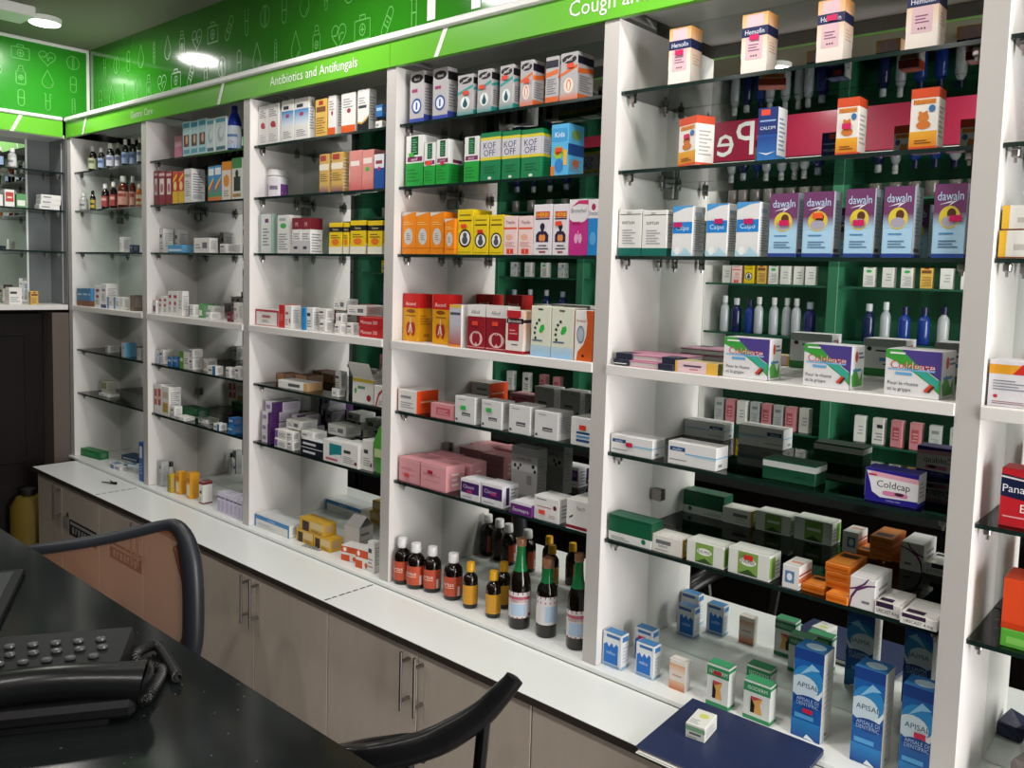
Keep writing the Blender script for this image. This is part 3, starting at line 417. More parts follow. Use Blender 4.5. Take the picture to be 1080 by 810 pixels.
d('red_blue_oval', 'red carton with dark blue oval', '#c0202a', [P([(0,.9),(.5,.84),(1,.86),(1,.5),(.5,.46),(0,.52)],'#141c40'), P([(0,.84),(.4,.8),(1,.8),(1,.83),(.4,.83),(0,.87)],'#e6e0e2'), T('Panadol',.3,.66,.13,'#eceaf0',.6), T('Extra',.5,.34,.14,'#f0e6e6',.55), L(.05,.16,.4,.22,1,'#e8a0a4'), E(.65,.1,.09,.08,'#e8c6c8')], None, [R(0,0,1,1,'#a81a24')])
d('green_base_low', 'low lime green carton', '#57a83a', [R(.1,.2,.9,.6,'#7fc25a')])
d('orange_black_logo', 'orange red carton with black oval', '#dd4a22', [E(.6,.4,.24,.2,'#1a1414'), T('Def',.58,.4,.2,'#f0e6dc',.3), R(0,.0,1,.12,'#c43c18')], None, [R(0,0,1,1,'#c23c1a')])

# instance stickers seen in the photograph: (design, running number) -> (x, y, w, h, colour)
STK = {}
for k, v in {'syrup_silver_teal': [(.55,.55,.5,.13), (.35,.6,.4,.12), (.4,.72,.45,.13)], 'syrup_silver_orange': [(.55,.55,.42,.12), None, (.6,.72,.55,.13)],
             'green_white_syrup': [(.35,.62,.5,.09,'#3fae3a'), (.45,.52,.6,.1), (.55,.47,.3,.08,'#c22a55'), None], 'colour_kids': [(.5,.5,.4,.1)],
             'yellow_circle': [(.45,.63,.5,.1), (.5,.58,.42,.1,'#c0242c')], 'white_torso': [None, (.4,.62,.45,.09)],
             'maroon_lungs': [(.45,.58,.45,.14), (.45,.6,.45,.13)], 'white_green_sticker': [(.45,.58,.28,.17,'#35b04a'), (.4,.66,.28,.17,'#35b04a')],
             'white_blue_stripes': [(.62,.66,.36,.18,'#dd3a28')], 'pink_box': [(.4,.3,.22,.16,'#d9484a'), (.4,.66,.2,.14,'#a8203a')], 'white_red_tag': [(.35,.35,.26,.22,'#de4a36')],
             'white_purple_band': [(.5,.42,.3,.14,'#a82a6a'), (.6,.55,.35,.14,'#a82a6a')],
             'orange_navy': [(.5,.56,.4,.12,'#cc1a5c'), (.5,.6,.42,.13,'#cc1a5c'), (.55,.7,.5,.12,'#cc1a5c'), (.6,.78,.4,.12,'#cc1a5c')],
             'orange_bear': [(.5,.6,.5,.1,'#cc1a5c'), (.48,.5,.42,.15,'#cc1a5c'), None],
             'white_bluebox': [(.3,.62,.42,.1,'#c01a5c'), (.6,.66,.4,.1,'#c01a5c'), (.55,.64,.46,.11,'#c01a5c')],
             'purple_sky': [(.55,.53,.5,.13,'#cc1a5c'), (.5,.63,.55,.13,'#e8582a'), (.5,.5,.5,.13,'#cc1a5c'), None, (.7,.53,.5,.14,'#cc1a5c')],
             'white_bluelabel': [(.46,.55,.16,.24,'#c01a4c'), None], 'white_greenpanel': [None, (.5,.75,.34,.22,'#c8322a')],
             'green_skin': [(.5,.82,.45,.1,'#a81c34'), None, None], 'blue_tall': [(.55,.32,.35,.05,'#d02448'), None, (.6,.52,.45,.06,'#d02448')],
             'small_blue_milk': [None, (.45,.72,.45,.1,'#c8324a'), None], 'white_hand': [None, None], 'yellow_print': [None]}.items():
    for i, s_ in enumerate(v):
        if s_: STK[(k, i)] = s_ if len(s_) == 5 else s_+('#e0472e',)
D = {k: v for k, v in D.items()}

# bottles: (description, category, body, cap, label, print, profile)
def bt(desc, body, cap, label, ops, prof='syrup', cat='bottle'): return (desc, body, cap, label, ops, prof, cat)
BT = {
 'syrup_green': bt('dark syrup bottle with pale green label', '#1c120e', '#dcd9d4', '#a9b08a', [R(.25,.5,.75,.8,'#5a6a4a')]),
 'syrup_blue': bt('dark syrup bottle with light blue label', '#17131a', '#dcd9d4', '#8fa4c4', [R(.25,.5,.75,.8,'#4a5f94')]),
 'syrup_white': bt('dark syrup bottle with white label', '#15121a', '#dcd9d4', '#c4c6d2', [R(.25,.55,.75,.85,'#6a6f94'), L(.25,.15,.75,.45,3,GR)]),
 'syrup_red': bt('dark syrup bottle with red label', '#1a0d0c', '#dcd9d4', '#b04a48', [R(.25,.55,.75,.8,'#e0b0a4')]),
 'clear_bottle': bt('small clear bottle with white cap', '#a9aaa8', '#d9d7d2', '#c4c4c2', [R(.25,.4,.75,.7,'#7a7c80')]),
 'black_vial': bt('small black dropper bottle with yellow label', '#121012', '#101012', '#b8a43a', [R(.2,.4,.8,.6,'#33301e')]),
 'pink_bottle': bt('amber syrup bottle with pink label', '#5a1f14', '#dcd9d4', '#d8a494', [R(.2,.6,.8,.85,'#b0483c'), E(.5,.3,.18,.18,'#c96a54')]),
 'orange_cream_jar': bt('orange and cream bottle', '#c0682c', '#dfd6c4', '#e2d3b0', [R(.2,.3,.8,.6,'#b8642a')]),
 'blue_squeeze': bt('royal blue squeeze bottle with pale label', '#1c2f9c', '#1a2a92', '#c9d6e4', [E(.72,.8,.13,.1,'#e0cf4a'), R(.15,.5,.75,.62,'#6a8ab8'), E(.45,.25,.12,.08,'#c03a6a'), G(0,0,1,.3,'#8fb6dc','#c9d6e4')], 'squeeze'),
 'white_dropper': bt('white dropper bottle with black cap', '#d6d4d0', '#141416', '#b9b9c4', [R(.2,.4,.8,.7,'#5a4a86')]),
 'purple_jar': bt('white and purple medicine jar', '#d4d2d4', '#dcdad8', '#d6d2d8', [R(0,.06,.3,.7,'#6a3a84'), R(.7,.06,1,.7,'#6a3a84'), R(0,.22,1,.28,'#e6e4e6'), R(.38,.4,.62,.6,'#7a7488'), R(0,0,1,.06,'#5a2c74')], 'jar', 'jar'),
 'brown_orange_bottle': bt('dark brown syrup bottle with orange label', '#150a08', '#dcdad8', '#b8492c', [T('ortus',.42,.62,.2,'#f0dcd2',.5), R(.25,.42,.6,.47,'#e0a890'), R(.7,.0,.78,.5,'#d9cfc6')]),
 'yellow_cap_bottle': bt('dark bottle with yellow cap and yellow label', '#170d08', '#d9a012', '#c98f1a', [L(.25,.3,.75,.8,4,'#7a5410')]),
 'wine_tall': bt('tall green bottle with white label', '#120c08', '#8a5f42', '#d4cfd0', [R(0,.9,1,1,'#a8485a'), R(0,.0,1,.05,'#a8485a'), R(.15,.72,.85,.84,'#b0586a'), R(.3,.1,.7,.55,'#a8c0d8'), T('HERBTON',.5,.66,.1,'#a03a4c',.6), R(.78,.06,.92,.16,'#a03a4c')], 'wine'),
 'wine_short': bt('short necked green bottle with white label', '#120c08', '#8a5f42', '#d4cfd0', [R(0,.92,1,1,'#a8485a'), R(0,.76,1,.82,'#b0586a'), R(.5,.1,.82,.66,'#a8c0d8'), R(.12,.06,.3,.66,'#e6e2e2')], 'wine_short'),
}
PROF = {
 'syrup': ([(.9,0),(1,.03),(1,.60),(.93,.67),(.72,.73),(.45,.77),(.42,.83)], (.80,1.0,.56), (.10,.52)),
 'squeeze': ([(.92,0),(1,.04),(1,.56),(.94,.66),(.72,.76),(.5,.83),(.4,.86)], (.85,1.0,.42), (.06,.55)),
 'jar': ([(.94,0),(1,.05),(1,.70),(.92,.76),(.88,.78)], (.77,1.0,.98), (.02,.70)),
 'wine': ([(.92,0),(1,.02),(1,.46),(.92,.55),(.68,.64),(.5,.72),(.42,.82),(.4,.93)], (.915,1.0,.44), (.13,.42)),
 'wine_short': ([(.92,0),(1,.02),(1,.55),(.92,.63),(.62,.69),(.54,.76),(.5,.9)], (.88,1.0,.56), (.17,.53)),
}
GREENG = thin_glass('green_bottle_glass', (.02, .34, .10, 1), .02)

def bottle(name, key, x, y, z, dia, h, ncap=0):
    desc, body, cap, label, ops, pk, cat = BT[key]
    prof, (c0, c1, cr), (l0, l1) = PROF[pk]; r = dia/2
    b = MB(); wine = pk.startswith('wine')
    lev = .63 if pk == 'wine' else .68
    bc = hexc(body)
    def colf(j): return bc
    b.lathe([(0.001, 0.002)]+[(p*r, q*h) for p, q in prof], 0, 0, 0, 18, colf, 0, (lambda j: 1 if (wine and j >= 1 and prof[max(j-1, 0)][1] >= lev-.005) else 0), cap=False)
    root = b.build(name, [BOTTLE, mat('green_glass_neck', (.012, .16, .045, 1), .06)], None, True, (x, y, z))
    tag(root, None, cat)
    c = MB(); cc = hexc(cap); rr = cr*r
    if wine: c.lathe([(rr*.95, c0*h), (rr*1.05, c0*h+.002), (rr*1.05, h-.003), (rr*.9, h)], 0, 0, 0, 16, cc)
    else: c.lathe([(rr*.98, c0*h), (rr*1.04, c0*h+.002), (rr*1.04, (c0+.06)*h), (rr, (c0+.065)*h), (rr*.98, h-.003), (rr*.88, h)], 0, 0, 0, 18, cc)
    if pk == 'jar': pass
    c.build('cap', PLASTIC, root, True)
    lb = MB(); lc = hexc(label); N = 20; H = (l1-l0)*h
    def fn(u, v, o):
        a = -PI/2+.55+(u-.5)*3.6   # wraps the side that faces the shop
        return ((r+.0004+o)*math.cos(a), (r+.0004+o)*math.sin(a), l0*h+v*H)
    for q in range(N): lb.quad([fn(q/N,0,0), fn((q+1)/N,0,0), fn((q+1)/N,1,0), fn(q/N,1,0)], lc)
    draw(lb, ops, fn, 3.6*r, H, 8)
    lb.build('label', GLOSS, root, True)
    return root

BACK = {'cold_relief': [R(0,.78,1,1,'#9fa3a4'), L(.12,.66,.7,.76,1,'#22242a'), E(.85,.72,.06,.06,'#22242a'), R(.1,.4,.6,.5,'#4a86b0'), R(.1,.3,.5,.34,'#22242a'), R(0,0,1,.2,'#3d8a44')],
        'white_greenpanel': D['white_greenpanel'][2][:2]+[R(.3,.5,.66,.62,'#dfe2d8')]}
CACHE = {}
def carton_mesh(key, w_, h, dp, flip=False):
    k = (key, w_, h, dp, flip)
    if k in CACHE: return CACHE[k]
    desc, base, front, side, top, cat = D[key]
    if flip: front, side = side, front
    b = MB(); b.box(0, 0, 0, w_, dp, h, hexc(base), 0, .0009)
    draw(b, front, lambda u, v, o: (u*w_, -o, v*h), w_, h)
    draw(b, BACK.get(key, front), lambda u, v, o: ((1-u)*w_, dp+o, v*h), w_, h)
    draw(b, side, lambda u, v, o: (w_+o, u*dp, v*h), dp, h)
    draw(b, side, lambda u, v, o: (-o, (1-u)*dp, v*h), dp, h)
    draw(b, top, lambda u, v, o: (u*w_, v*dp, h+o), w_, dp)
    # tuck flap slit along the front edge and the two ends of the lid
    s_ = hexc('#77716c'); z = h+.0012
    b.quad([(.002, .0016, z), (w_-.002, .0016, z), (w_-.002, .0024, z), (.002, .0024, z)], s_)
    b.quad([(w_-.0024, .002, z), (w_-.0016, .002, z), (w_-.0016, dp-.002, z), (w_-.0024, dp-.002, z)], s_)
    CACHE[k] = b.mesh(key, CARD)
    return CACHE[k]
STK_MESH = {}
def sticker(root, w_, h, st):
    x, y, a, c, col = st; a = min(a*w_, .02); c = min(c*h, .011)
    k = (round(a, 3), round(c, 3), col)
    if k not in STK_MESH:
        b = MB(); pts = [(-.5,-.4),(-.3,-.5),(.0,-.45),(.5,-.5),(.46,.0),(.5,.45),(.1,.5),(-.2,.42),(-.48,.48)]
        f = [(p*a, -.0006, q*c) for p, q in pts]; g = [(p*a, 0.0, q*c) for p, q in pts]
        b.quad(f, hexc(col))
        for i in range(len(f)): b.quad([g[i], g[(i+1)%len(f)], f[(i+1)%len(f)], f[i]][::-1], hexc(col))
        STK_MESH[k] = b.mesh('price_sticker', CARD)
    link('price_sticker', STK_MESH[k], root, (x*w_, -.0022, y*h))
# collect every string that is printed somewhere and mesh it in one go
strs = set()
for v in list(D.values()):
    for ops in v[1+1:5]:
        for op in ops:
            if op[0] == 'T': strs.add(op[1])
for v in BT.values():
    for op in v[4]:
        if op[0] == 'T': strs.add(op[1])
make_texts(sorted(strs | {'Gastro Care', 'Antibiotics and Antifungals', 'Cough and', 'PHARMACY', 'Pe'}))

# ------------------------------------------------------------------ the room
CEZ = 2.66
XD = [0, .7447, 1.5045, 2.2517, 2.9942, 3.75, 4.5]
DT = .0392           # divider thickness
MY = .2046           # mirror plane
Z = {'S1': 2.1012, 'S2': 1.9313, 'S3': 1.7464, 'M': 1.5052, 'S5': 1.3068, 'S6': 1.1074, 'L': .812}
ZC, ZF = .80, 2.2534
tag(slab('floor', FLOOR, -1.7, -2.4, -.05, 6.5, .3, 0), kind='structure')
tag(slab('ceiling', CEIL, -1.7, -2.4, CEZ, 6.5, .3, CEZ+.05), kind='structure')
tag(slab('wall_back', WALL, -.30, .232, 0, 6.5, .3, CEZ), kind='structure')
tag(slab('wall_front', WALL, -1.7, -2.4, 0, 6.5, -2.34, CEZ), kind='structure')
tag(slab('wall_left', WALL, -1.7, -2.34, 0, -1.64, .3, CEZ), kind='structure')
# open shop front on the right: only a lintel and two piers
b = MB(); b.box(6.4, -2.34, 2.3, 6.46, .232, CEZ); b.box(6.4, -2.34, 0, 6.46, -2.2, 2.3); b.box(6.4, .1, 0, 6.46, .232, 2.3)
tag(b.build('wall_right', WALL), kind='structure')
# the pier to the left of the shelving: brown post, near-black sheet painting the open passage's shade below the hung corner cabinet
tag(slab('wall_pier', BROWNP, -.29, -.07, 0, -.005, .0, 1.47), kind='structure')
dr = slab('passage_shade_sheet', DKWOOD_SHADE, -.16, -1.0, 0, -.12, -.075, 1.46); tag(dr, kind='structure')
for z0, z1 in ((.15, .68), (.78, 1.36)):
    pb = MB(); pb.box(-.118, -.93, z0, -.112, -.15, z1, ch=.003); pb.build('shade_sheet_relief', DKWOOD_SHADE, dr)
tag(slab('wall_passage', DKWOOD_SHADE, -.29, -1.06, 0, -.005, -1.005, CEZ), kind='structure')  # near-black walls enclosing the passage to keep it dark
tag(slab('wall_passage_back', DKWOOD_SHADE, -.29, -1.0, 0, -.25, .232, CEZ), kind='structure')

# ------------------------------------------------------------------ fitted shelving, one assembly of boards and mirrors
sh = empty('wall_shelving', (0, 0, 0)); tag(sh, 'white laminate wall shelving with six mirrored bays along the whole wall', 'shelving')
for k, x in enumerate(XD):
    b = MB(); b.box(x, .0008, .8125, x+DT, MY+.02, ZF-.0005); dv = b.build('divider', LAM, sh)
    b = MB(); b.box(x, 0, .8125, x+DT, .0008, ZF-.0005); b.build('shaded_front', SHADEF, dv)
for k in range(6):
    x0, x1 = XD[k]+DT, XD[k+1]
    b = MB(); b.box(x0, -.004, Z['M']-.022, x1, MY-.001, Z['M'], ch=.001); b.build('middle_shelf', LAM, sh)
    b = MB(); b.box(x0, MY, .813, x1, MY+.006, ZF+.05); b.build('mirror_panel', MIRROR, sh)
    b = MB(); b.box(x0, .012, ZF+.03, x1, MY-.001, ZF+.048); b.build('top_board', LAM, sh)
b = MB(); b.box(0, -.012, ZC+.0005, 4.54, MY+.02, Z['L']-.0004, ch=.001); b.build('bottom_ledge', LAMTOP, sh)
for k in range(6):   # small junction boxes in the back corner of each bay
    for z in (1.885, 1.165) if k in (1, 2, 3, 4) else ((1.885,) if k == 0 else ()):
        b = MB(); b.box(XD[k]+DT+.005, MY-.012, z, XD[k]+DT+.033, MY-.001, z+.028, ch=.002); b.build('corner_bracket', CHROME, sh)

# glass shelves with metal clips
BAYN = ['far left bay', 'second bay from left', 'third bay from left', 'fourth bay from left', 'fifth bay from left', 'rightmost bay']
SHN = {'S1': 'top shelf', 'S2': 'second shelf', 'S3': 'third shelf', 'M': 'white shelf', 'S5': 'fifth shelf', 'S6': 'sixth shelf', 'L': 'bottom ledge'}
clip_b = MB(); clip_b.box(-.006, -.007, -.014, .006, .007, 0, ch=.002); clip_b.lathe([(.003, -.022), (.0035, -.014)], 0, 0, 0, 8)
CLIP = clip_b.mesh('shelf_clip', CHROME)
def glass_shelf(k, lv):
    x0, x1 = XD[k]+DT+.001, XD[k+1]-.001; z = Z[lv]; t = .008
    b = MB(); b.box(x0, .0148, z-t, x1, MY-.002, z-.0002, mis=[0, 0, 1, 1, 1, 1])
    o = b.build('glass_shelf', [GLASS, GEDGE])
    tag(o, f'glass shelf with dark green edge, {SHN[lv]} of {BAYN[k]}', 'shelf', 'glass shelves in the wall bays')
    for cx in (x0+.014, x1-.014):
        for cy in (.04, MY-.035): link('shelf_clip', CLIP, o, (cx, cy, z-t))
    return o
for k in range(6):
    for lv in ('S1', 'S2', 'S3', 'S5', 'S6'): glass_shelf(k, lv)

# fascia board, its lettering, slashes and the trim above it
fa = empty('fascia_board', (0, 0, 0)); tag(fa, 'light green fascia board with white department names above the bays', 'sign')
FY = -.006
edges = [.003, 2.27, 4.54]
for a, c in zip(edges[:-1], edges[1:]):
    b = MB(); b.box(a+.0006, FY, ZF, c-.0006, FY+.014, 2.322, ch=.0005); b.build('fascia_panel', BANDG, fa)
b = MB(); b.box(.003, FY+.0142, ZF, 4.54, FY+.0172, 2.322); b.build('backing_board', mat('grey_backing_board', (.26, .25, .24, 1), .6), fa)
b = MB(); b.box(.010, FY-.010, 2.3222, 4.54, .1, 2.342, ch=.004); b.build('white_trim', WHITEP, fa)
def letters(name, s_, x, z, h, y, m, parent, right=False):
    t = MB(); vs, fs, tw = TXT[s_]
    n = len(t.v)
    t.v += [(x+p*h, y, z+q*h) for p, q in vs]; t.f += fs; t.c += [None]*len(fs); t.m += [0]*len(fs)
    return t.build(name, m, parent)
letters('lettering', 'Gastro Care', .668, 2.273, .026, FY-.001, WHITEP, fa)
letters('lettering', 'Antibiotics and Antifungals', 1.675, 2.275, .029, FY-.001, WHITEP, fa)
letters('lettering', 'Cough and', 2.898, 2.276, .034, FY-.001, WHITEP, fa)
for x0, x1 in ((.196, .232), (1.35, 1.384), (2.457, 2.493), (3.55, 3.586)):
    b = MB(); wd = .008
    p = [(x0-wd, FY-.0015, ZF), (x0+wd, FY-.0015, ZF), (x1+wd, FY-.0015, 2.322), (x1-wd, FY-.0015, 2.322)]
    b.quad(p); q = [(x, y+.001, z) for x, y, z in p]
    for i in range(4): b.quad([q[i], q[(i+1) % 4], p[(i+1) % 4], p[i]])
    b.build('white_slash', WHITEP, fa)

# printed line icons for the upper panels
def circ(cx, cy, rx, ry, a0=0, a1=2*PI, n=16): return [(cx+rx*math.cos(a0+(a1-a0)*i/n), cy+ry*math.sin(a0+(a1-a0)*i/n)) for i in range(n+1)]
def rrect(x0, y0, x1, y1, r):
    return circ(x1-r, y1-r, r, r, 0, PI/2, 4)+circ(x0+r, y1-r, r, r, PI/2, PI, 4)+circ(x0+r, y0+r, r, r, PI, 1.5*PI, 4)+circ(x1-r, y0+r, r, r, 1.5*PI, 2*PI, 4)+[(x1, y1-r)]
def rot(pl, a): c, s_ = math.cos(a), math.sin(a); return [(x*c-y*s_, x*s_+y*c) for x, y in pl]
ICONS = {
 'drop': [[(0,.5)]+[(.1,.32),(.2,.14)]+circ(0,-.12,.3,.3,.6,-PI-.6,16)+[(-.2,.14),(-.1,.32),(0,.5)], circ(0,-.14,.2,.2,-1.2,-.2,6)],
 'capsule': [rrect(-.16,-.42,.16,.42,.16), [(-.16,0),(.16,0)]],
 'pill': [circ(0,0,.34,.36), [(-.03,-.36),(-.03,.36)], [(.05,-.36),(.05,.36)]],
 'heart': [[(.5*.9*(math.sin(t)**3), .42*(.8125*math.cos(t)-.3125*math.cos(2*t)-.125*math.cos(3*t)-.0625*math.cos(4*t))) for t in [2*PI*i/26 for i in range(27)]], [(-.4,.0),(-.15,.0),(-.06,.16),(.04,-.16),(.12,.04),(.3,.04)]],
 'bottle': [rrect(-.24,-.46,.24,.2,.08), rrect(-.16,.2,.16,.32,.03), rrect(-.11,.32,.11,.48,.03), circ(0,-.12,.12,.12,n=10), [(0,-.18),(0,-.06)], [(-.06,-.12),(.06,-.12)]],
 'tube': [[(-.18,.42),(-.12,.42),(-.12,-.3)]+circ(0,-.3,.12,.14,PI,2*PI,8)+[(.12,.42),(.18,.42)], [(-.12,.05),(.12,.05)]],
 'bandage': [rot(rrect(-.15,-.46,.15,.46,.15), -.6), rot([(-.15,.14),(.15,.14)], -.6), rot([(-.15,-.14),(.15,-.14)], -.6), rot([(-.05,0),(.05,0)], -.6)],
 'bag': [rrect(-.46,-.32,.46,.26,.05), [(-.16,.26),(-.16,.4),(.16,.4),(.16,.26)], circ(0,-.03,.17,.17,n=12), [(0,-.12),(0,.06)], [(-.09,-.03),(.09,-.03)]],
 'thermometer': [rrect(-.08,-.42,.08,.42,.08), [(.0,.3),(.08,.3)], [(.0,.15),(.08,.15)], [(.0,.0),(.08,.0)], [(0,-.15),(.08,-.15)]]}
ICM = {}
def icon_mesh(k):
    if k in ICM: return ICM[k]
    b = MB(); hw = .021
    for pl in ICONS[k]:
        pts = [Vector((x, 0, y)) for x, y in pl]
        for a, c in zip(pts[:-1], pts[1:]):
            t = (c-a)
            if t.length < 1e-6: continue
            t.normalize(); nrm = Vector((-t.z, 0, t.x))*hw; e = t*hw*.6
            b.quad([a-e-nrm, c+e-nrm, c+e+nrm, a-e+nrm])
    ICM[k] = b.mesh('printed_icon', ICON); return ICM[k]
up = empty('upper_sign_panel', (0, 0, 0)); tag(up, 'glossy green panel with pale medical icons above the fascia, right of corner', 'sign')
for a, c in ((.004, 1.33), (1.33, 2.66), (2.66, 4.54)):
    b = MB(); b.box(a+.0005, .1002, 2.343, c-.0005, .108, CEZ-.001); b.build('green_panel', PANG, up)
keys = ['drop', 'capsule', 'bandage', 'bottle', 'drop', 'tube', 'heart', 'thermometer', 'pill', 'bag']
i = 0
for r_ in range(2):
    for c in range(19):
        x = .12+c*.118+(r_ % 2)*.05
        if x > 2.26: continue
        o = link('printed_icon', icon_mesh(keys[(c*3+r_*4+1) % len(keys)]), up, (x, .0988, 2.425+r_*.13)); o.scale = (.082, 1, .10)
letters('white_letters', 'PHARMACY', 2.30, 2.397, .235, .0985, WHITEP, up)
lp = empty('side_sign_panel', (0, 0, 0)); tag(lp, 'bright green side panel with pale medical icons, left of the corner', 'sign')
b = MB(); b.box(-.012, -1.0, 2.3425, 0, .098, CEZ-.016); b.build('green_panel', PANL, lp)
b = MB(); b.box(-.014, -1.0, CEZ-.016, .006, .098, CEZ-.001, ch=.003); b.build('white_trim', WHITEP, lp)
b = MB(); b.box(-.001, .086, 2.343, .004, .0985, CEZ-.016, ch=.001); b.build('corner_trim', WHITEP, lp)
b = MB(); b.box(-.012, -1.0, ZF+.0005, .001, -.0165, 2.326, ch=.0005); b.build('fascia_panel', BANDG, lp)
b = MB(); b.box(-.012, -1.0, 2.3262, .009, -.0165, 2.342, ch=.004); b.build('white_trim', WHITEP, lp)
b = MB(); b.quad([(.002, -.226, ZF), (.002, -.212, ZF), (.002, -.176, 2.326), (.002, -.190, 2.326)]); b.build('white_slash', WHITEP, lp)
grid = [['thermometer', 'tube', 'capsule', 'drop'], ['capsule', 'drop', 'bottle', 'heart'], ['pill', 'heart', 'bag', 'drop'], ['bandage', 'tube', 'bottle', 'pill']]
for r_ in range(3):
    for c in range(8):
        y = .03-c*.105
        o = link('printed_icon', icon_mesh(grid[r_][c % 4]), lp, (.0012, y, 2.40+r_*.095)); o.rotation_euler = (0, 0, PI/2); o.scale = (.075, 1, .082)
# dropped bulkhead at the far left of the ceiling
b = MB(); b.box(.36, -1.3, 2.62, .518, -.29, CEZ-.0005, ch=.004); tag(b.build('trim_1', WHITEP), kind='structure')

# ------------------------------------------------------------------ base cabinets and countertop
for a, c, lab in ((.088, .7447, 'white countertop piece at the far left end'), (.7457, 2.2512, 'long white countertop piece in the middle, behind the mesh chair'), (2.2522, 4.54, 'white countertop piece at right, under the navy folder')):
    b = MB(); b.box(a+.0015, -.1905, ZC-.018, c, -.0125, ZC, ch=.0012); ct = b.build('countertop', LAMTOP); tag(ct, lab, 'countertop', 'countertop pieces')
    b = MB(); b.box(a, -.1923, ZC-.018, c, -.1906, ZC-.0012); b.build('edge_strip', DKEDGE, ct)
for x in (.7452, 2.2517):
    b = MB(); n = 7
    for j in range(n):
        y0 = -.185+.165*j/n; b.box(x-.0022, y0, ZC+.0001, x+.0022, y0+.165/n*random.uniform(.6, .95), ZC+.0006)
    tag(b.build('joint_strip', DARK), f'black joint line across the countertop {"at left by the tweezers" if x < 1 else "below the small dark bottles"}', 'strip')
DY = -.1745
hb = MB(); hb.tube([(0, -.028, .0), (0, -.028, -.15)], .004, 8)
for z in (-.025, -.125): hb.tube([(0, -.028, z), (0, .0, z)], .0045, 8)
HANDLE = hb.mesh('handle', STEEL, True)
lockb = MB(); lockb.lathe([(.010, 0), (.010, .004), (.007, .006)], 0, 0, 0, 12)
for k in range(6):
    x0, x1 = max(XD[k], .1), XD[k+1]
    xm = (XD[k]+XD[k+1])/2 if k else .375
    cb = empty('base_cabinet', ((x0+x1)/2, 0, 0))
    tag(cb, f'taupe two door base cabinet below the {BAYN[k]}', 'cabinet', 'base cabinets')
    ox = (x0+x1)/2
    b = MB(); b.box(x0+.001-ox, DY+.02, .06, x1-.001-ox, MY+.02, ZC-.0185); b.build('body', TAUPE, cb)
    b = MB(); b.box(x0+.01-ox, DY+.05, 0, x1-.01-ox, MY, .06); b.build('plinth', DARK, cb)
    for i_, (a, c) in enumerate(((x0, xm), (xm, x1))):
        b = MB(); b.box(a+.0016-ox, DY, .07, c-.0016-ox, DY+.018, ZC-.021, ch=.0012); dr_ = b.build('door', TAUPE, cb)
        hx_ = (c-.03 if i_ == 0 else a+.02)-ox
        if k == 0 and i_ == 0: hx_ = .355-ox
        if k == 0 and i_ == 1: hx_ = None
        if hx_ is not None: link('handle', HANDLE, dr_, (hx_, DY, ZC-.03))
        if k == 0 and i_ == 0:
            lk = link('lock', lockb.mesh('lock', STEEL), dr_, (.44-ox, DY, .655)); lk.rotation_euler = (PI/2, 0, 0)
            kb = MB(); kb.box(.437-ox, DY-.02, .60, .443-ox, DY-.006, .65); kb.build('key', CHROME, dr_)
        if k == 0 and i_ == 1 or k == 1 and i_ == 0:
            sx = .45 if k == 0 else .845
            b = MB(); b.box(sx-ox, DY-.0008, .575, sx+.27-ox, DY, .64); b.quad([(sx+.01-ox, DY-.0012, .62), (sx+.26-ox, DY-.0012, .62), (sx+.26-ox, DY-.0012, .632), (sx+.01-ox, DY-.0012, .632)][::1], None, 1)
            for j_ in range(7):
                q = sx+.03+j_*.03-ox; b.quad([(q, DY-.0012, .585), (q+.008+.010*(j_ % 3 != 1), DY-.0012, .585), (q+.022, DY-.0012, .612), (q+.004*(j_ % 2), DY-.0012, .612)], None, 1)
            b.build('black_sticker', [DARK, mat('sticker_print', (.45, .45, .45, 1), .5)], dr_)
slab('end_panel', TAUPE, .09, DY+.018, .0, .0995, MY, ZC-.0185); tag(bpy.data.objects['end_panel'], 'taupe end panel closing the base cabinets at the far left', 'panel')

# tweezers on the counter
b = MB(); b.tube([(.575, -.095, .8045), (.62, -.08, .806), (.640, -.066, .806)], [.002, .003, .006], 6); b.tube([(.575, -.062, .8045), (.62, -.068, .805), (.640, -.066, .806)], [.002, .003, .006], 6)
tag(b.build('tweezers', BLACKM, None, True), 'small black tweezers lying open on the countertop at left', 'tweezers')
# yellow drum left of the cabinets
dm = empty('yellow_drum', (-.03, -.17, 0)); tag(dm, 'yellow plastic drum standing on the floor left of the base cabinets', 'drum')
YEL = mat('dull_yellow_plastic', (.13, .09, .012, 1), .6, spec=.2)
b = MB(); b.lathe([(.068, 0), (.075, .02), (.075, .2), (.078, .21), (.075, .22), (.075, .42), (.078, .43), (.075, .44), (.073, .60), (.05, .64), (.03, .645)], 0, 0, 0, 20); b.build('body', YEL, dm, True)
b = MB(); b.lathe([(.028, .645), (.03, .65), (.03, .675), (.02, .68)], 0, 0, 0, 16); b.build('cap', DARK, dm, True)

# ------------------------------------------------------------------ hung corner cabinet at the far left (faces right)
cc = empty('corner_cabinet', (0, 0, 0)); tag(cc, 'grey mirrored corner cabinet hung at the far left', 'cabinet')
b = MB(); b.box(-.24, -.004, 1.485, -.004, -.0005, ZF); b.build('side_panel', GREYP, cc)
b = MB(); b.box(-.24, -.9, 1.485, -.004, -.88, ZF); b.build('side_panel', GREYP, cc)
b = MB(); b.box(-.206, -.88, 1.505, -.2, -.10, ZF); b.build('mirror_panel', MIRROR, cc)
b = MB(); b.box(-.206, -.10, 1.505, -.2, -.004, ZF); b.build('grey_back_panel', GREYP, cc)
b = MB(); b.box(-.202, -.104, 1.505, -.196, -.098, ZF); b.build('edge_strip', WHITEP, cc)
b = MB(); b.box(-.055, -.0075, 1.51, -.05, -.0045, ZF-.02); b.build('joint_strip', mat('grey_joint', (.4, .4, .4, 1), .5), cc)
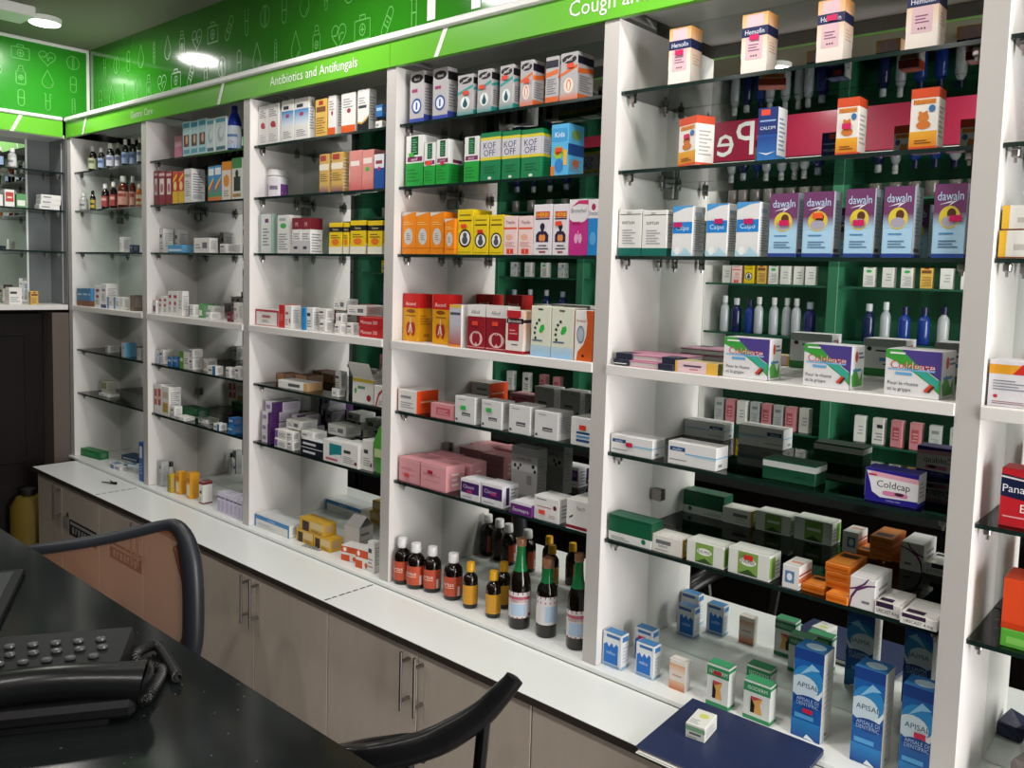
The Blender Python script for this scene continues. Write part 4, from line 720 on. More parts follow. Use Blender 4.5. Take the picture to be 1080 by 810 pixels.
b = MB(); b.box(-.206, -.9, 1.483, .0, -.0045, 1.5052, ch=.001); b.build('bottom_shelf', LAM, cc)
b = MB(); b.box(-.206, -.88, ZF-.002, -.014, -.005, ZF+.012); b.build('top_board', LAM, cc)
for lv in ('S1', 'S2', 'S3'):
    z = Z[lv]; b = MB(); b.box(-.195, -.878, z-.008, -.012, -.008, z-.0002, mis=[0, 0, 1, 1, 1, 1]); o = b.build('glass_shelf', [GLASS, GEDGE])
    tag(o, f'glass shelf, {SHN[lv]} of the grey corner cabinet at far left', 'shelf', 'glass shelves of the corner cabinet')
    for cy in (-.86, -.03):
        for cx in (-.18, -.03): link('shelf_clip', CLIP, o, (cx, cy, z-.008))

# ------------------------------------------------------------------ ceiling downlights
def downlight(x, y, lab, power):
    o = empty('downlight', (x, y, CEZ)); tag(o, lab, 'ceiling lamp', 'round ceiling downlights')
    b = MB(); b.lathe([(.056, -.022), (.060, -.018), (.060, -.001), (.056, -.0005)], 0, 0, 0, 24); b.build('housing', WHITEP, o, True)
    b = MB(); b.lathe([(.050, -.026), (.055, -.0222)], 0, 0, 0, 24); b.build('diffuser', LAMPE, o, True)
    d_ = bpy.data.lights.new('downlight_bulb', 'AREA'); d_.shape = 'DISK'; d_.size = .12; d_.energy = power; d_.color = (1, .97, .93)
    l = bpy.data.objects.new('downlight_bulb', d_); COL.objects.link(l); l.parent = o; l.location = (0, 0, -.028)
downlight(.385, -.215, 'round white ceiling downlight at the top left corner of the photo', 12.0)
LORD = ('first', 'second', 'third', 'fourth', 'fifth', 'sixth')
for i, x in enumerate((2.12, 3.2, 4.4)): downlight(x, -.36, f'round ceiling downlight above the countertop, {LORD[i]} one right of the photo corner lamp', LAMP_W)
for i, x in enumerate((-.4, 1.6, 2.45, 3.25, 4.2)): downlight(x, -1.58, f'round downlight in a partly added row before the opposite shelving, {LORD[i]} one from the left', 8.0)  # one shows in the mirror; the others are added to brighten these shelves
# ------------------------------------------------------------------ everything that stands on the shelves
# (design, bay, shelf, x, y, z, width, height, depth, turn in degrees); bottles: centre x, y, z, diameter, height
ITEMS = [
('syrup_green',0,'S1',0.163,0.046,2.1012,0.035,0.109,0,0),
('syrup_blue',0,'S1',0.263,0.043,2.1012,0.029,0.095,0,0),
('syrup_white',0,'S1',0.351,0.044,2.1012,0.032,0.107,0,0),
('syrup_white',0,'S1',0.383,0.062,2.1012,0.024,0.109,0,0),
('syrup_blue',0,'S1',0.504,0.041,2.1012,0.026,0.111,0,0),
('syrup_blue',0,'S1',0.522,0.064,2.1012,0.027,0.117,0,0),
('syrup_white',0,'S1',0.643,0.039,2.1012,0.021,0.107,0,0),
('clear_bottle',0,'S2',0.063,0.044,1.9313,0.032,0.079,0,0),
('black_vial',0,'S2',0.174,0.04,1.9313,0.023,0.086,0,0),
('syrup_red',0,'S2',0.298,0.043,1.9313,0.031,0.109,0,0),
('syrup_red',0,'S2',0.384,0.042,1.9313,0.029,0.113,0,0),
('pink_bottle',0,'S2',0.465,0.048,1.9313,0.041,0.133,0,0),
('pink_bottle',0,'S2',0.497,0.073,1.9313,0.025,0.134,0,0),
('orange_cream_jar',0,'S2',0.635,0.04,1.9313,0.024,0.092,0,0),
('white_plain',0,'S3',0.471,0.028,1.7464,0.03,0.064,0.034,0),
('navy_small',0,'S3',0.584,0.02,1.7464,0.03,0.031,0.028,0),
('bluebrown',0,'M',0.057,0.012,1.5052,0.062,0.078,0.05,0),
('bluebrown',0,'M',0.12,0.012,1.5052,0.06,0.08,0.05,0),
('bluebrown',0,'M',0.183,0.012,1.5052,0.024,0.081,0.05,0),
('white_red_tall',0,'M',0.208,0.028,1.5052,0.065,0.095,0.05,0),
('white_navy_foot',0,'M',0.276,0.028,1.5052,0.056,0.105,0.05,0),
('white_blue_small',0,'M',0.342,0.028,1.5052,0.058,0.05,0.04,0),
('white_blue_small',0,'M',0.409,0.028,1.5052,0.052,0.052,0.04,0),
('white_plain',0,'M',0.47,0.028,1.5052,0.03,0.051,0.033,0),
('kraft_small',0,'M',0.565,0.028,1.5052,0.03,0.066,0.043,0),
('white_textlines',0,'S5',0.263,0.05,1.3068,0.03,0.031,0.048,0),
('white_blue_side',0,'S5',0.475,0.03,1.3068,0.03,0.06,0.048,0),
('white_plain',0,'S5',0.623,0.03,1.3068,0.03,0.048,0.02,0),
('olive_flat',0,'S6',0.117,0.09,1.1074,0.055,0.057,0.04,0),
('white_flat',0,'S6',0.187,0.05,1.1074,0.097,0.012,0.05,0),
('green_long',0,'L',0.043,0.024,0.812,0.16,0.035,0.04,8),
('blue_white_flat',0,'L',0.344,0.02,0.812,0.13,0.018,0.05,0),
('blue_white_flat',0,'L',0.381,0.085,0.812,0.15,0.018,0.05,0),
('blue_tray',0,'L',0.321,0.09,0.831,0.13,0.02,0.06,8),
('blue_upright',0,'L',0.678,0.01,0.812,0.037,0.161,0.1,0),
('pink_small',1,'S1',0.914,0.05,2.1012,0.063,0.089,0.05,0),
('foot_care',1,'S1',1.025,0.028,2.1012,0.057,0.129,0.045,0),
('foot_care',1,'S1',1.084,0.028,2.1012,0.057,0.127,0.045,0),
('foot_care',1,'S1',1.143,0.028,2.1012,0.057,0.128,0.045,0),
('swan_white',1,'S1',1.204,0.028,2.1012,0.054,0.122,0.045,0),
('swan_white',1,'S1',1.265,0.028,2.1012,0.075,0.123,0.045,0),
('blue_squeeze',1,'S1',1.354,0.052,2.1012,0.047,0.157,0,0),
('maroon_white',1,'S2',0.788,0.028,1.9313,0.037,0.133,0.07,0),
('maroon_white',1,'S2',0.826,0.028,1.9313,0.059,0.129,0.07,0),
('maroon_white',1,'S2',0.889,0.028,1.9313,0.05,0.125,0.07,0),
('red_yellow',1,'S2',0.943,0.028,1.9313,0.042,0.122,0.045,0),
('red_yellow',1,'S2',0.989,0.028,1.9313,0.043,0.12,0.045,0),
('white_grey_text',1,'S2',1.036,0.028,1.9313,0.056,0.126,0.052,0),
('rainbow',1,'S2',1.214,0.028,1.9313,0.044,0.123,0.045,0),
('rainbow',1,'S2',1.26,0.028,1.9313,0.048,0.124,0.045,0),
('orange_fruit',1,'S2',1.311,0.028,1.9313,0.061,0.134,0.045,0),
('green_white_dark',1,'S2',1.379,0.028,1.9313,0.066,0.142,0.045,0),
('white_textlines',1,'S3',0.788,0.05,1.7464,0.03,0.096,0.042,0),
('white_textlines',1,'S3',0.832,0.09,1.7464,0.03,0.094,0.04,0),
('blue_leaflet',1,'S3',0.915,0.022,1.7464,0.115,0.03,0.04,0),
('white_long',1,'S3',1.108,0.028,1.7464,0.115,0.055,0.033,0),
('white_textlines',1,'S3',1.294,0.03,1.7464,0.045,0.033,0.051,0),
('navy_red_small',1,'M',0.788,0.02,1.5052,0.03,0.053,0.027,0),
('white_red_tall',1,'M',0.82,0.028,1.5052,0.032,0.071,0.045,0),
('white_red_tall',1,'M',0.857,0.028,1.5052,0.038,0.073,0.045,0),
('white_red_tall',1,'M',0.9,0.028,1.5052,0.035,0.093,0.045,0),
('white_red_tall',1,'M',0.939,0.028,1.5052,0.041,0.094,0.045,0),
('white_plain',1,'M',0.987,0.028,1.5052,0.03,0.096,0.026,0),
('white_purple_lines',1,'M',1.063,0.03,1.5052,0.036,0.048,0.05,0),
('green_small',1,'M',1.1,0.05,1.5052,0.029,0.053,0.05,0),
('white_flat',1,'M',1.215,0.018,1.5052,0.034,0.027,0.04,0),
('white_flat',1,'M',1.13,0.07,1.5052,0.038,0.047,0.047,0),
('maroon_small',1,'M',1.362,0.02,1.5052,0.026,0.034,0.02,0),
('white_reddot',1,'M',1.389,0.03,1.5052,0.03,0.069,0.02,0),
('white_blue_side',1,'S5',0.788,0.03,1.3068,0.03,0.054,0.023,0),
('white_textlines',1,'S5',0.825,0.03,1.3068,0.03,0.059,0.038,0),
('blue_small',1,'S5',0.911,0.02,1.3068,0.032,0.037,0.005,0),
('blue_small',1,'S5',0.937,0.03,1.3068,0.03,0.039,0.02,0),
('green_white',1,'S5',0.989,0.03,1.3068,0.073,0.065,0.05,0),
('white_textlines',1,'S5',1.065,0.03,1.3068,0.03,0.046,0.039,0),
('white_textlines',1,'S5',1.065,0.03,1.3538,0.03,0.032,0.039,0),
('white_pink',1,'S5',1.132,0.05,1.3068,0.031,0.047,0.04,0),
('white_blueband',1,'S5',1.232,0.016,1.3068,0.056,0.033,0.03,0),
('white_textlines',1,'S5',1.36,0.016,1.3068,0.03,0.038,0.023,0),
('white_textlines',1,'S5',1.424,0.016,1.3068,0.03,0.047,0.02,0),
('red_white_tall',1,'S6',0.796,0.02,1.1074,0.029,0.116,0.05,0),
('red_white_tall',1,'S6',0.827,0.02,1.1074,0.03,0.12,0.05,0),
('gold_white',1,'S6',0.861,0.02,1.1074,0.06,0.116,0.05,0),
('white_textlines',1,'S6',0.941,0.018,1.1074,0.03,0.046,0.032,0),
('green_flat',1,'S6',0.917,0.075,1.1074,0.12,0.038,0.05,0),
('white_flat',1,'S6',0.976,0.016,1.1074,0.075,0.014,0.045,0),
('white_flat',1,'S6',1.095,0.05,1.1074,0.063,0.016,0.05,0),
('white_blueband',1,'S6',1.273,0.016,1.1074,0.042,0.025,0.03,0),
('blue_small',1,'S6',1.373,0.016,1.1074,0.034,0.03,0.039,0),
('blue_small',1,'S6',1.372,0.02,1.1374,0.032,0.028,0.036,0),
('grey_white_tall',1,'L',0.807,0.03,0.812,0.03,0.101,0.028,0),
('white_dropper',1,'L',0.828,0.073,0.812,0.026,0.094,0,0),
('yellow_olive',1,'L',0.923,0.012,0.812,0.03,0.07,0.025,0),
('orange_pack',1,'L',0.97,0.022,0.812,0.03,0.088,0.031,0),
('orange_pack',1,'L',1.056,0.022,0.812,0.03,0.099,0.038,0),
('white_maroon',1,'L',1.158,0.02,0.812,0.03,0.085,0.037,0),
('lilac_strip',1,'L',1.304,0.014,0.812,0.026,0.074,0.05,0),
('lilac_strip',1,'L',1.333,0.014,0.812,0.025,0.074,0.05,0),
('lilac_strip',1,'L',1.363,0.014,0.812,0.025,0.074,0.05,0),
('lilac_strip',1,'L',1.391,0.014,0.812,0.025,0.074,0.05,0),
('lilac_strip',1,'L',1.42,0.014,0.812,0.024,0.074,0.05,0),
('lilac_strip',1,'L',1.448,0.014,0.812,0.024,0.074,0.05,0),
('white_hand',2,'S1',1.548,0.028,2.1012,0.055,0.129,0.08,0),
('white_hand',2,'S1',1.604,0.028,2.1012,0.065,0.13,0.08,0),
('white_bluefade',2,'S1',1.687,0.028,2.1012,0.067,0.132,0.07,0),
('white_bluefade',2,'S1',1.76,0.028,2.1012,0.078,0.131,0.023,0),
('yellow_print',2,'S1',1.873,0.028,2.1012,0.059,0.115,0.05,0),
('white_orange_foot',2,'S1',1.94,0.028,2.1012,0.036,0.119,0.07,0),
('white_orange_foot',2,'S1',2.006,0.028,2.1012,0.067,0.117,0.05,0),
('white_moon',2,'S1',2.084,0.028,2.1012,0.053,0.119,0.028,0),
('white_flat',2,'S1',2.165,0.03,2.1012,0.03,0.023,0.02,0),
('blue_small',2,'S1',2.166,0.03,2.1352,0.03,0.034,0.02,0),
('purple_jar',2,'S2',1.579,0.083,1.9313,0.066,0.096,0,0),
('gold_purple',2,'S2',1.898,0.028,1.9313,0.048,0.118,0.045,0),
('gold_purple',2,'S2',1.96,0.028,1.9313,0.057,0.119,0.023,0),
('pink_white',2,'S2',2.049,0.028,1.9313,0.059,0.117,0.045,0),
('pink_green',2,'S2',2.11,0.028,1.9313,0.053,0.115,0.045,0),
('white_blue_bottom',2,'S2',2.176,0.02,1.9313,0.044,0.097,0.045,0),
('mint_white',2,'S3',1.563,0.028,1.7464,0.072,0.13,0.02,0),
('white_greenmark',2,'S3',1.666,0.028,1.7464,0.069,0.124,0.045,0),
('maroon_top',2,'S3',1.764,0.02,1.7464,0.05,0.112,0.07,0),
('maroon_top',2,'S3',1.816,0.02,1.7464,0.049,0.111,0.044,0),
('yellow_black',2,'S3',1.951,0.028,1.7464,0.065,0.094,0.06,0),
('yellow_black',2,'S3',2.023,0.028,1.7464,0.026,0.093,0.05,0),
('yellow_black',2,'S3',2.057,0.028,1.7464,0.072,0.098,0.045,0),
('yellow_black',2,'S3',2.141,0.028,1.7464,0.065,0.096,0.045,0),
('white_redframe',2,'M',1.548,0.02,1.5052,0.141,0.055,0.05,0),
('red_end',2,'M',1.69,0.02,1.5052,0.032,0.075,0.05,0),
('white_reddot',2,'M',1.725,0.02,1.5052,0.039,0.074,0.035,0),
('blue_end',2,'M',1.82,0.02,1.5052,0.019,0.072,0.05,0),
('white_textlines',2,'M',1.84,0.025,1.5052,0.034,0.073,0.028,0),
('white_textlines',2,'M',1.917,0.02,1.5052,0.033,0.036,0.027,0),
('white_textlines',2,'M',1.899,0.03,1.5412,0.038,0.036,0.031,0),
('white_textlines',2,'M',1.998,0.018,1.5052,0.03,0.03,0.022,0),
('white_long',2,'M',1.986,0.03,1.5352,0.03,0.032,0.022,0),
('white_textlines',2,'M',2.043,0.03,1.5052,0.03,0.036,0.022,0),
('white_long',2,'M',1.947,0.05,1.5752,0.061,0.035,0.047,0),
('white_long',2,'M',2.017,0.05,1.5632,0.092,0.03,0.066,0),
('red_flat',2,'M',2.119,0.018,1.5052,0.109,0.029,0.07,0),
('red_flat',2,'M',2.119,0.018,1.5342,0.109,0.029,0.07,0),
('tan_brown',2,'S5',1.548,0.1,1.3068,0.055,0.03,0.06,0),
('tan_brown',2,'S5',1.623,0.125,1.3068,0.08,0.03,0.06,0),
('white_tan',2,'S5',1.681,0.025,1.3068,0.15,0.026,0.06,4),
('white_small_low',2,'S5',1.956,0.04,1.3068,0.033,0.026,0.026,0),
('white_textlines',2,'S5',1.848,0.13,1.3068,0.031,0.063,0.024,0),
('white_redarc',2,'S5',2.193,0.018,1.3068,0.045,0.062,0.08,0),
('purple_white',2,'S6',1.57,0.03,1.1074,0.055,0.034,0.11,0),
('purple_white',2,'S6',1.57,0.03,1.1419,0.055,0.034,0.11,0),
('purple_white',2,'S6',1.564,0.035,1.1764,0.055,0.034,0.11,0),
('purple_white',2,'S6',1.568,0.045,1.2109,0.06,0.034,0.1,0),
('purple_white',2,'S6',1.641,0.1,1.1694,0.049,0.034,0.08,0),
('purple_white',2,'S6',1.641,0.1,1.1384,0.08,0.03,0.08,0),
('white_textlines',2,'S6',1.642,0.1,1.1074,0.08,0.03,0.08,0),
('white_purple_lines',2,'S6',1.668,0.02,1.1074,0.07,0.028,0.06,0),
('white_purple_lines',2,'S6',1.663,0.025,1.1354,0.069,0.03,0.06,0),
('white_textlines',2,'S6',1.744,0.02,1.1074,0.032,0.03,0.029,0),
('white_textlines',2,'S6',1.733,0.025,1.1374,0.033,0.028,0.03,0),
('white_long',2,'S6',1.691,0.05,1.1694,0.079,0.03,0.068,0),
('black_white',2,'S6',1.829,0.016,1.1074,0.111,0.025,0.07,0),
('black_white',2,'S6',1.822,0.02,1.1324,0.116,0.025,0.07,0),
('white_flat',2,'S6',1.807,0.03,1.1574,0.065,0.022,0.054,0),
('white_long',2,'S6',1.854,0.1,1.1674,0.095,0.035,0.06,0),
('teal_white',2,'S6',1.949,0.016,1.1074,0.092,0.069,0.05,0),
('white_small_print',2,'S6',2.042,0.016,1.1074,0.083,0.072,0.06,0),
('white_small_print',2,'S6',2.126,0.03,1.1074,0.05,0.091,0.06,0),
('white_blueframe',2,'L',1.548,0.02,0.812,0.211,0.042,0.08,0),
('yellow_brown',2,'L',1.784,0.03,0.812,0.093,0.042,0.05,0),
('yellow_brown',2,'L',1.88,0.03,0.812,0.089,0.042,0.05,0),
('yellow_brown',2,'L',1.8,0.032,0.8545,0.131,0.04,0.05,0),
('orange_band',2,'L',2.042,0.02,0.812,0.075,0.048,0.045,12),
('orange_band',2,'L',2.124,0.012,0.812,0.065,0.06,0.07,6),
('white_textlines',2,'L',2.179,0.015,0.812,0.03,0.093,0.022,0),
('syrup_silver_blue',3,'S1',2.316,0.028,2.1012,0.058,0.138,0.031,0),
('syrup_silver_blue',3,'S1',2.409,0.028,2.1012,0.058,0.135,0.034,0),
('syrup_silver_teal',3,'S1',2.505,0.028,2.1012,0.057,0.105,0.05,0),
('syrup_silver_teal',3,'S1',2.577,0.028,2.1012,0.05,0.109,0.05,0),
('syrup_silver_teal',3,'S1',2.655,0.028,2.1012,0.045,0.109,0.05,0),
('syrup_silver_orange',3,'S1',2.723,0.028,2.1012,0.041,0.111,0.042,0),
('syrup_silver_orange',3,'S1',2.804,0.028,2.1012,0.038,0.108,0.06,1000),
('syrup_silver_orange',3,'S1',2.849,0.028,2.1012,0.051,0.11,0.06,0),
('green_white_syrup',3,'S2',2.304,0.028,1.9313,0.071,0.138,0.06,0),
('green_white_syrup',3,'S2',2.379,0.028,1.9313,0.045,0.114,0.05,0),
('green_white_syrup',3,'S2',2.428,0.028,1.9313,0.048,0.118,0.052,0),
('green_white_syrup',3,'S2',2.535,0.028,1.9313,0.052,0.116,0.05,0),
('kofoff',3,'S2',2.594,0.028,1.9313,0.068,0.121,0.05,0),
('kofoff',3,'S2',2.669,0.028,1.9313,0.058,0.119,0.05,0),
('kofoff',3,'S2',2.733,0.028,1.9313,0.065,0.117,0.06,0),
('colour_kids',3,'S2',2.828,0.028,1.9313,0.051,0.12,0.06,0),
('orange_oval',3,'S3',2.295,0.025,1.7464,0.059,0.116,0.045,0),
('orange_oval',3,'S3',2.355,0.025,1.7464,0.056,0.114,0.045,0),
('orange_oval',3,'S3',2.413,0.025,1.7464,0.055,0.113,0.045,0),
('orange_oval',3,'S3',2.475,0.02,1.7464,0.039,0.094,0.04,0),
('yellow_circle',3,'S3',2.515,0.028,1.7464,0.058,0.117,0.07,0),
('yellow_circle',3,'S3',2.575,0.028,1.7464,0.053,0.101,0.045,0),
('yellow_circle',3,'S3',2.633,0.028,1.7464,0.047,0.1,0.045,0),
('pink_print',3,'S3',2.682,0.028,1.7464,0.045,0.096,0.045,0),
('pink_print',3,'S3',2.731,0.028,1.7464,0.047,0.095,0.045,0),
('white_torso',3,'S3',2.78,0.028,1.7464,0.057,0.121,0.045,0),
('white_torso',3,'S3',2.841,0.028,1.7464,0.047,0.12,0.045,0),
('magenta_lungs',3,'S3',2.89,0.028,1.7464,0.054,0.129,0.05,0),
('blue_lungs',3,'S3',2.945,0.028,1.7464,0.03,0.128,0.05,0),
('red_yellow_lungs',3,'M',2.295,0.035,1.5052,0.067,0.133,0.049,0),
('red_yellow_lungs',3,'M',2.418,0.035,1.5052,0.064,0.135,0.049,0),
('grey_red_fade',3,'M',2.51,0.012,1.5052,0.044,0.111,0.055,0),
('maroon_lungs',3,'M',2.575,0.015,1.5052,0.064,0.114,0.045,0),
('maroon_lungs',3,'M',2.642,0.015,1.5052,0.074,0.114,0.045,0),
('maroon_cream',3,'M',2.717,0.008,1.5052,0.058,0.106,0.05,0),
('pale_leaf',3,'M',2.796,0.012,1.5052,0.061,0.121,0.05,0),
('pale_leaf',3,'M',2.86,0.012,1.5052,0.066,0.12,0.05,0),
('white_orange_shape',3,'M',2.93,0.012,1.5052,0.051,0.116,0.05,0),
('white_orange_side',3,'S5',2.298,0.02,1.3068,0.079,0.063,0.08,0),
('pink_low',3,'S5',2.433,0.022,1.3068,0.09,0.04,0.05,0),
('white_green_sticker',3,'S5',2.53,0.02,1.3068,0.074,0.071,0.05,0),
('white_green_sticker',3,'S5',2.628,0.02,1.3068,0.071,0.071,0.05,0),
('white_dark_label',3,'S5',2.724,0.02,1.3068,0.071,0.071,0.06,0),
('white_dark_label',3,'S5',2.809,0.02,1.3068,0.073,0.067,0.06,0),
('white_blue_stripes',3,'S5',2.922,0.02,1.3068,0.058,0.066,0.06,0),
('pink_box',3,'S6',2.302,0.025,1.1074,0.089,0.069,0.08,0),
('pink_box',3,'S6',2.397,0.022,1.1074,0.103,0.071,0.07,0),
('pink_box',3,'S6',2.323,0.11,1.1074,0.096,0.071,0.06,0),
('pink_box',3,'S6',2.421,0.11,1.1074,0.086,0.068,0.06,0),
('white_purple_band',3,'S6',2.558,0.02,1.1074,0.071,0.054,0.06,0),
('white_purple_band',3,'S6',2.635,0.02,1.1074,0.076,0.057,0.06,0),
('purple_low',3,'S6',2.745,0.012,1.1074,0.07,0.031,0.07,0),
('white_red_tag',3,'S6',2.816,0.02,1.1074,0.078,0.059,0.06,0),
('white_maroon_base',3,'S6',2.921,0.015,1.1074,0.07,0.072,0.08,0),
('grey_carton_tall',3,'S6',2.637,0.13,1.1074,0.091,0.139,0.04,0),
('brown_orange_bottle',3,'L',2.3175,0.03,0.812,0.05,0.129,0,0),
('brown_orange_bottle',3,'L',2.3715,0.034,0.812,0.051,0.126,0,0),
('brown_orange_bottle',3,'L',2.424,0.049,0.812,0.05,0.125,0,0),
('brown_orange_bottle',3,'L',2.505,0.052,0.812,0.052,0.125,0,0),
('yellow_cap_bottle',3,'L',2.582,0.042,0.812,0.04,0.121,0,0),
('yellow_cap_bottle',3,'L',2.669,0.04,0.812,0.04,0.12,0,0),
('yellow_cap_bottle',3,'L',2.645,0.104,0.812,0.041,0.122,0,0),
('wine_tall',3,'L',2.759,0.042,0.812,0.055,0.227,0,0),
('wine_short',3,'L',2.841,0.051,0.812,0.052,0.194,0,0),
('wine_tall',3,'L',2.938,0.05,0.812,0.052,0.229,0,0),
('orange_navy',4,'S1',3.143,0.028,2.1012,0.052,0.117,0.045,0),
('orange_navy',4,'S1',3.31,0.028,2.1012,0.054,0.116,0.045,0),
('orange_navy',4,'S1',3.463,0.028,2.1012,0.05,0.114,0.045,0),
('orange_navy',4,'S1',3.622,0.028,2.1012,0.052,0.117,0.045,0),
('orange_bear',4,'S2',3.175,0.03,1.9313,0.062,0.099,0.045,-25),
('navy_swoosh',4,'S2',3.354,0.028,1.9313,0.041,0.102,0.04,0),
('orange_bear',4,'S2',3.51,0.028,1.9313,0.04,0.103,0.04,0),
('orange_bear',4,'S2',3.639,0.028,1.9313,0.045,0.104,0.04,0),
('white_teal_base',4,'S3',3.037,0.02,1.7464,0.06,0.1,0.045,0),
('white_teal_base',4,'S3',3.099,0.02,1.7464,0.062,0.097,0.045,0),
('white_bluebox',4,'S3',3.175,0.02,1.7464,0.048,0.104,0.049,0),
('white_bluebox',4,'S3',3.255,0.02,1.7464,0.048,0.106,0.045,0),
('white_bluebox',4,'S3',3.322,0.02,1.7464,0.049,0.107,0.045,0),
('purple_sky',4,'S3',3.39,0.025,1.7464,0.056,0.121,0.04,0),
('purple_sky',4,'S3',3.459,0.022,1.7464,0.057,0.121,0.04,0),
('purple_sky',4,'S3',3.538,0.022,1.7464,0.052,0.123,0.04,0),
('purple_sky',4,'S3',3.606,0.022,1.7464,0.051,0.124,0.05,0),
('purple_sky',4,'S3',3.69,0.02,1.7464,0.051,0.124,0.05,0),
('pink_yellow_low',4,'M',3.201,0.012,1.5052,0.1,0.024,0.045,0),
('cold_relief',4,'M',3.309,0.018,1.5052,0.097,0.081,0.057,0),
('cold_relief',4,'M',3.479,0.014,1.5052,0.088,0.08,0.07,0),
('cold_relief',4,'M',3.629,0.012,1.5052,0.092,0.082,0.091,0),
('white_bluelabel',4,'S5',3.038,0.02,1.3068,0.111,0.042,0.05,0),
('white_bluelabel',4,'S5',3.188,0.02,1.3068,0.115,0.049,0.05,0),
('dark_green_box',4,'S5',3.391,0.05,1.3068,0.109,0.041,0.055,0),
('pink_capsule_box',4,'S5',3.601,0.03,1.3068,0.092,0.061,0.045,0),
('green_white_box',4,'S6',3.041,0.02,1.1074,0.115,0.059,0.045,0),
('white_gold',4,'S6',3.157,0.022,1.1074,0.075,0.039,0.05,0),
('white_greenpanel',4,'S6',3.244,0.02,1.1074,0.087,0.047,0.05,0),
('white_greenpanel',4,'S6',3.341,0.02,1.1074,0.09,0.053,0.05,0),
('white_orange_small',4,'S6',3.458,0.02,1.1074,0.034,0.047,0.06,0),
('orange_flat',4,'S6',3.493,0.03,1.1074,0.044,0.016,0.06,0),
('orange_flat',4,'S6',3.548,0.012,1.1074,0.041,0.016,0.06,0),
('orange_flat',4,'S6',3.535,0.04,1.1234,0.047,0.016,0.09,0),
('orange_flat',4,'S6',3.534,0.04,1.1394,0.047,0.016,0.09,0),
('orange_flat',4,'S6',3.533,0.04,1.1554,0.047,0.016,0.09,0),
('white_purple_curve',4,'S6',3.59,0.016,1.1074,0.046,0.059,0.09,0),
('white_purple_low',4,'S6',3.637,0.014,1.1074,0.046,0.025,0.085,0),
('white_purple_low',4,'S6',3.684,0.005,1.1074,0.061,0.02,0.09,0),
('small_blue_milk',4,'L',3.037,0.02,0.812,0.052,0.08,0.028,0),
('small_blue_milk',4,'L',3.072,0.096,0.812,0.05,0.077,0.028,0),
('small_blue_milk',4,'L',3.12,0.032,0.812,0.048,0.076,0.028,0),
('peach_small',4,'L',3.208,0.032,0.812,0.039,0.067,0.022,0),
('green_skin',4,'L',3.302,0.027,0.812,0.051,0.09,0.03,0),
('green_skin',4,'L',3.363,0.085,0.812,0.053,0.087,0.03,0),
('green_skin',4,'L',3.384,0.032,0.812,0.058,0.081,0.03,0),
('blue_tall',4,'L',3.484,0.039,0.812,0.059,0.178,0.05,0),
('blue_tall',4,'L',3.604,0.031,0.812,0.056,0.182,0.05,0),
('blue_tall',4,'L',3.691,0.028,0.812,0.056,0.179,0.05,0),
('white_yellow_end',5,'S3',3.793,0.02,1.7464,0.076,0.045,0.06,0),
('white_yellow_end',5,'S3',3.793,0.03,1.7924,0.076,0.04,0.06,0),
('white_red_orange',5,'M',3.793,0.02,1.5052,0.114,0.077,0.06,0),
('red_blue_oval',5,'S5',3.82,0.035,1.3068,0.101,0.097,0.05,0),
('green_base_low',5,'S6',3.837,0.03,1.1074,0.085,0.03,0.07,0),
('orange_black_logo',5,'S6',3.836,0.032,1.1374,0.09,0.085,0.07,0),
]
ORD = ['first', 'second', 'third', 'fourth', 'fifth', 'sixth', 'seventh', 'eighth', 'ninth', 'tenth', 'eleventh', 'twelfth']
cnt = {}
for it in ITEMS: cnt[it[0], it[1], it[2]] = cnt.get((it[0], it[1], it[2]), 0)+1
seen = {}; run = {}
BAYS = ['far left bay', 'second bay', 'third bay', 'fourth bay', 'fifth bay', 'far right bay']
def place(kk, x, z):
    q = [(it[3], it[5]) for it in ITEMS if (it[0], it[1], it[2]) == kk]
    if len(q) == 1: return ''
    zs = sorted(set(p[1] for p in q)); row_ = sorted(p[0] for p in q if p[1] == z)
    a = '' if len(zs) == 1 else f', {ORD[zs.index(z)]} lowest'
    return a+('' if len(row_) == 1 else f', {ORD[row_.index(x)]} from left')
for key, bay, sf, x, y, z, w_, h, dp, rz in ITEMS:
    kk = (key, bay, sf); seen[kk] = seen.get(kk, 0)+1; run[key] = run.get(key, -1)+1
    desc = BT[key][0] if key in BT else D[key][0]
    lab = f'{desc}{place(kk, x, z)}, {SHN[sf]}, {BAYS[bay]}'
    if key in BT:
        o = bottle('medicine_bottle' if key != 'purple_jar' else 'medicine_jar', key, x, y, z+.0003, w_, h)
    else:
        flip = rz > 500; rz = rz-1000 if flip else rz
        o = link('medicine_box', carton_mesh(key, w_, h-.0006, dp, flip), None, (x, y, z+.0003))
        o.rotation_euler = (0, 0, math.radians(rz)); tag(o, None, D[key][5])
        st = STK.get((key, run[key]))
        if st and not flip: sticker(o, w_, h, st)
    grp = None
    if cnt[kk] > 1: grp = f'{desc}s, {SHN[sf]}, {BAYS[bay]}'
    tag(o, lab, None, grp)

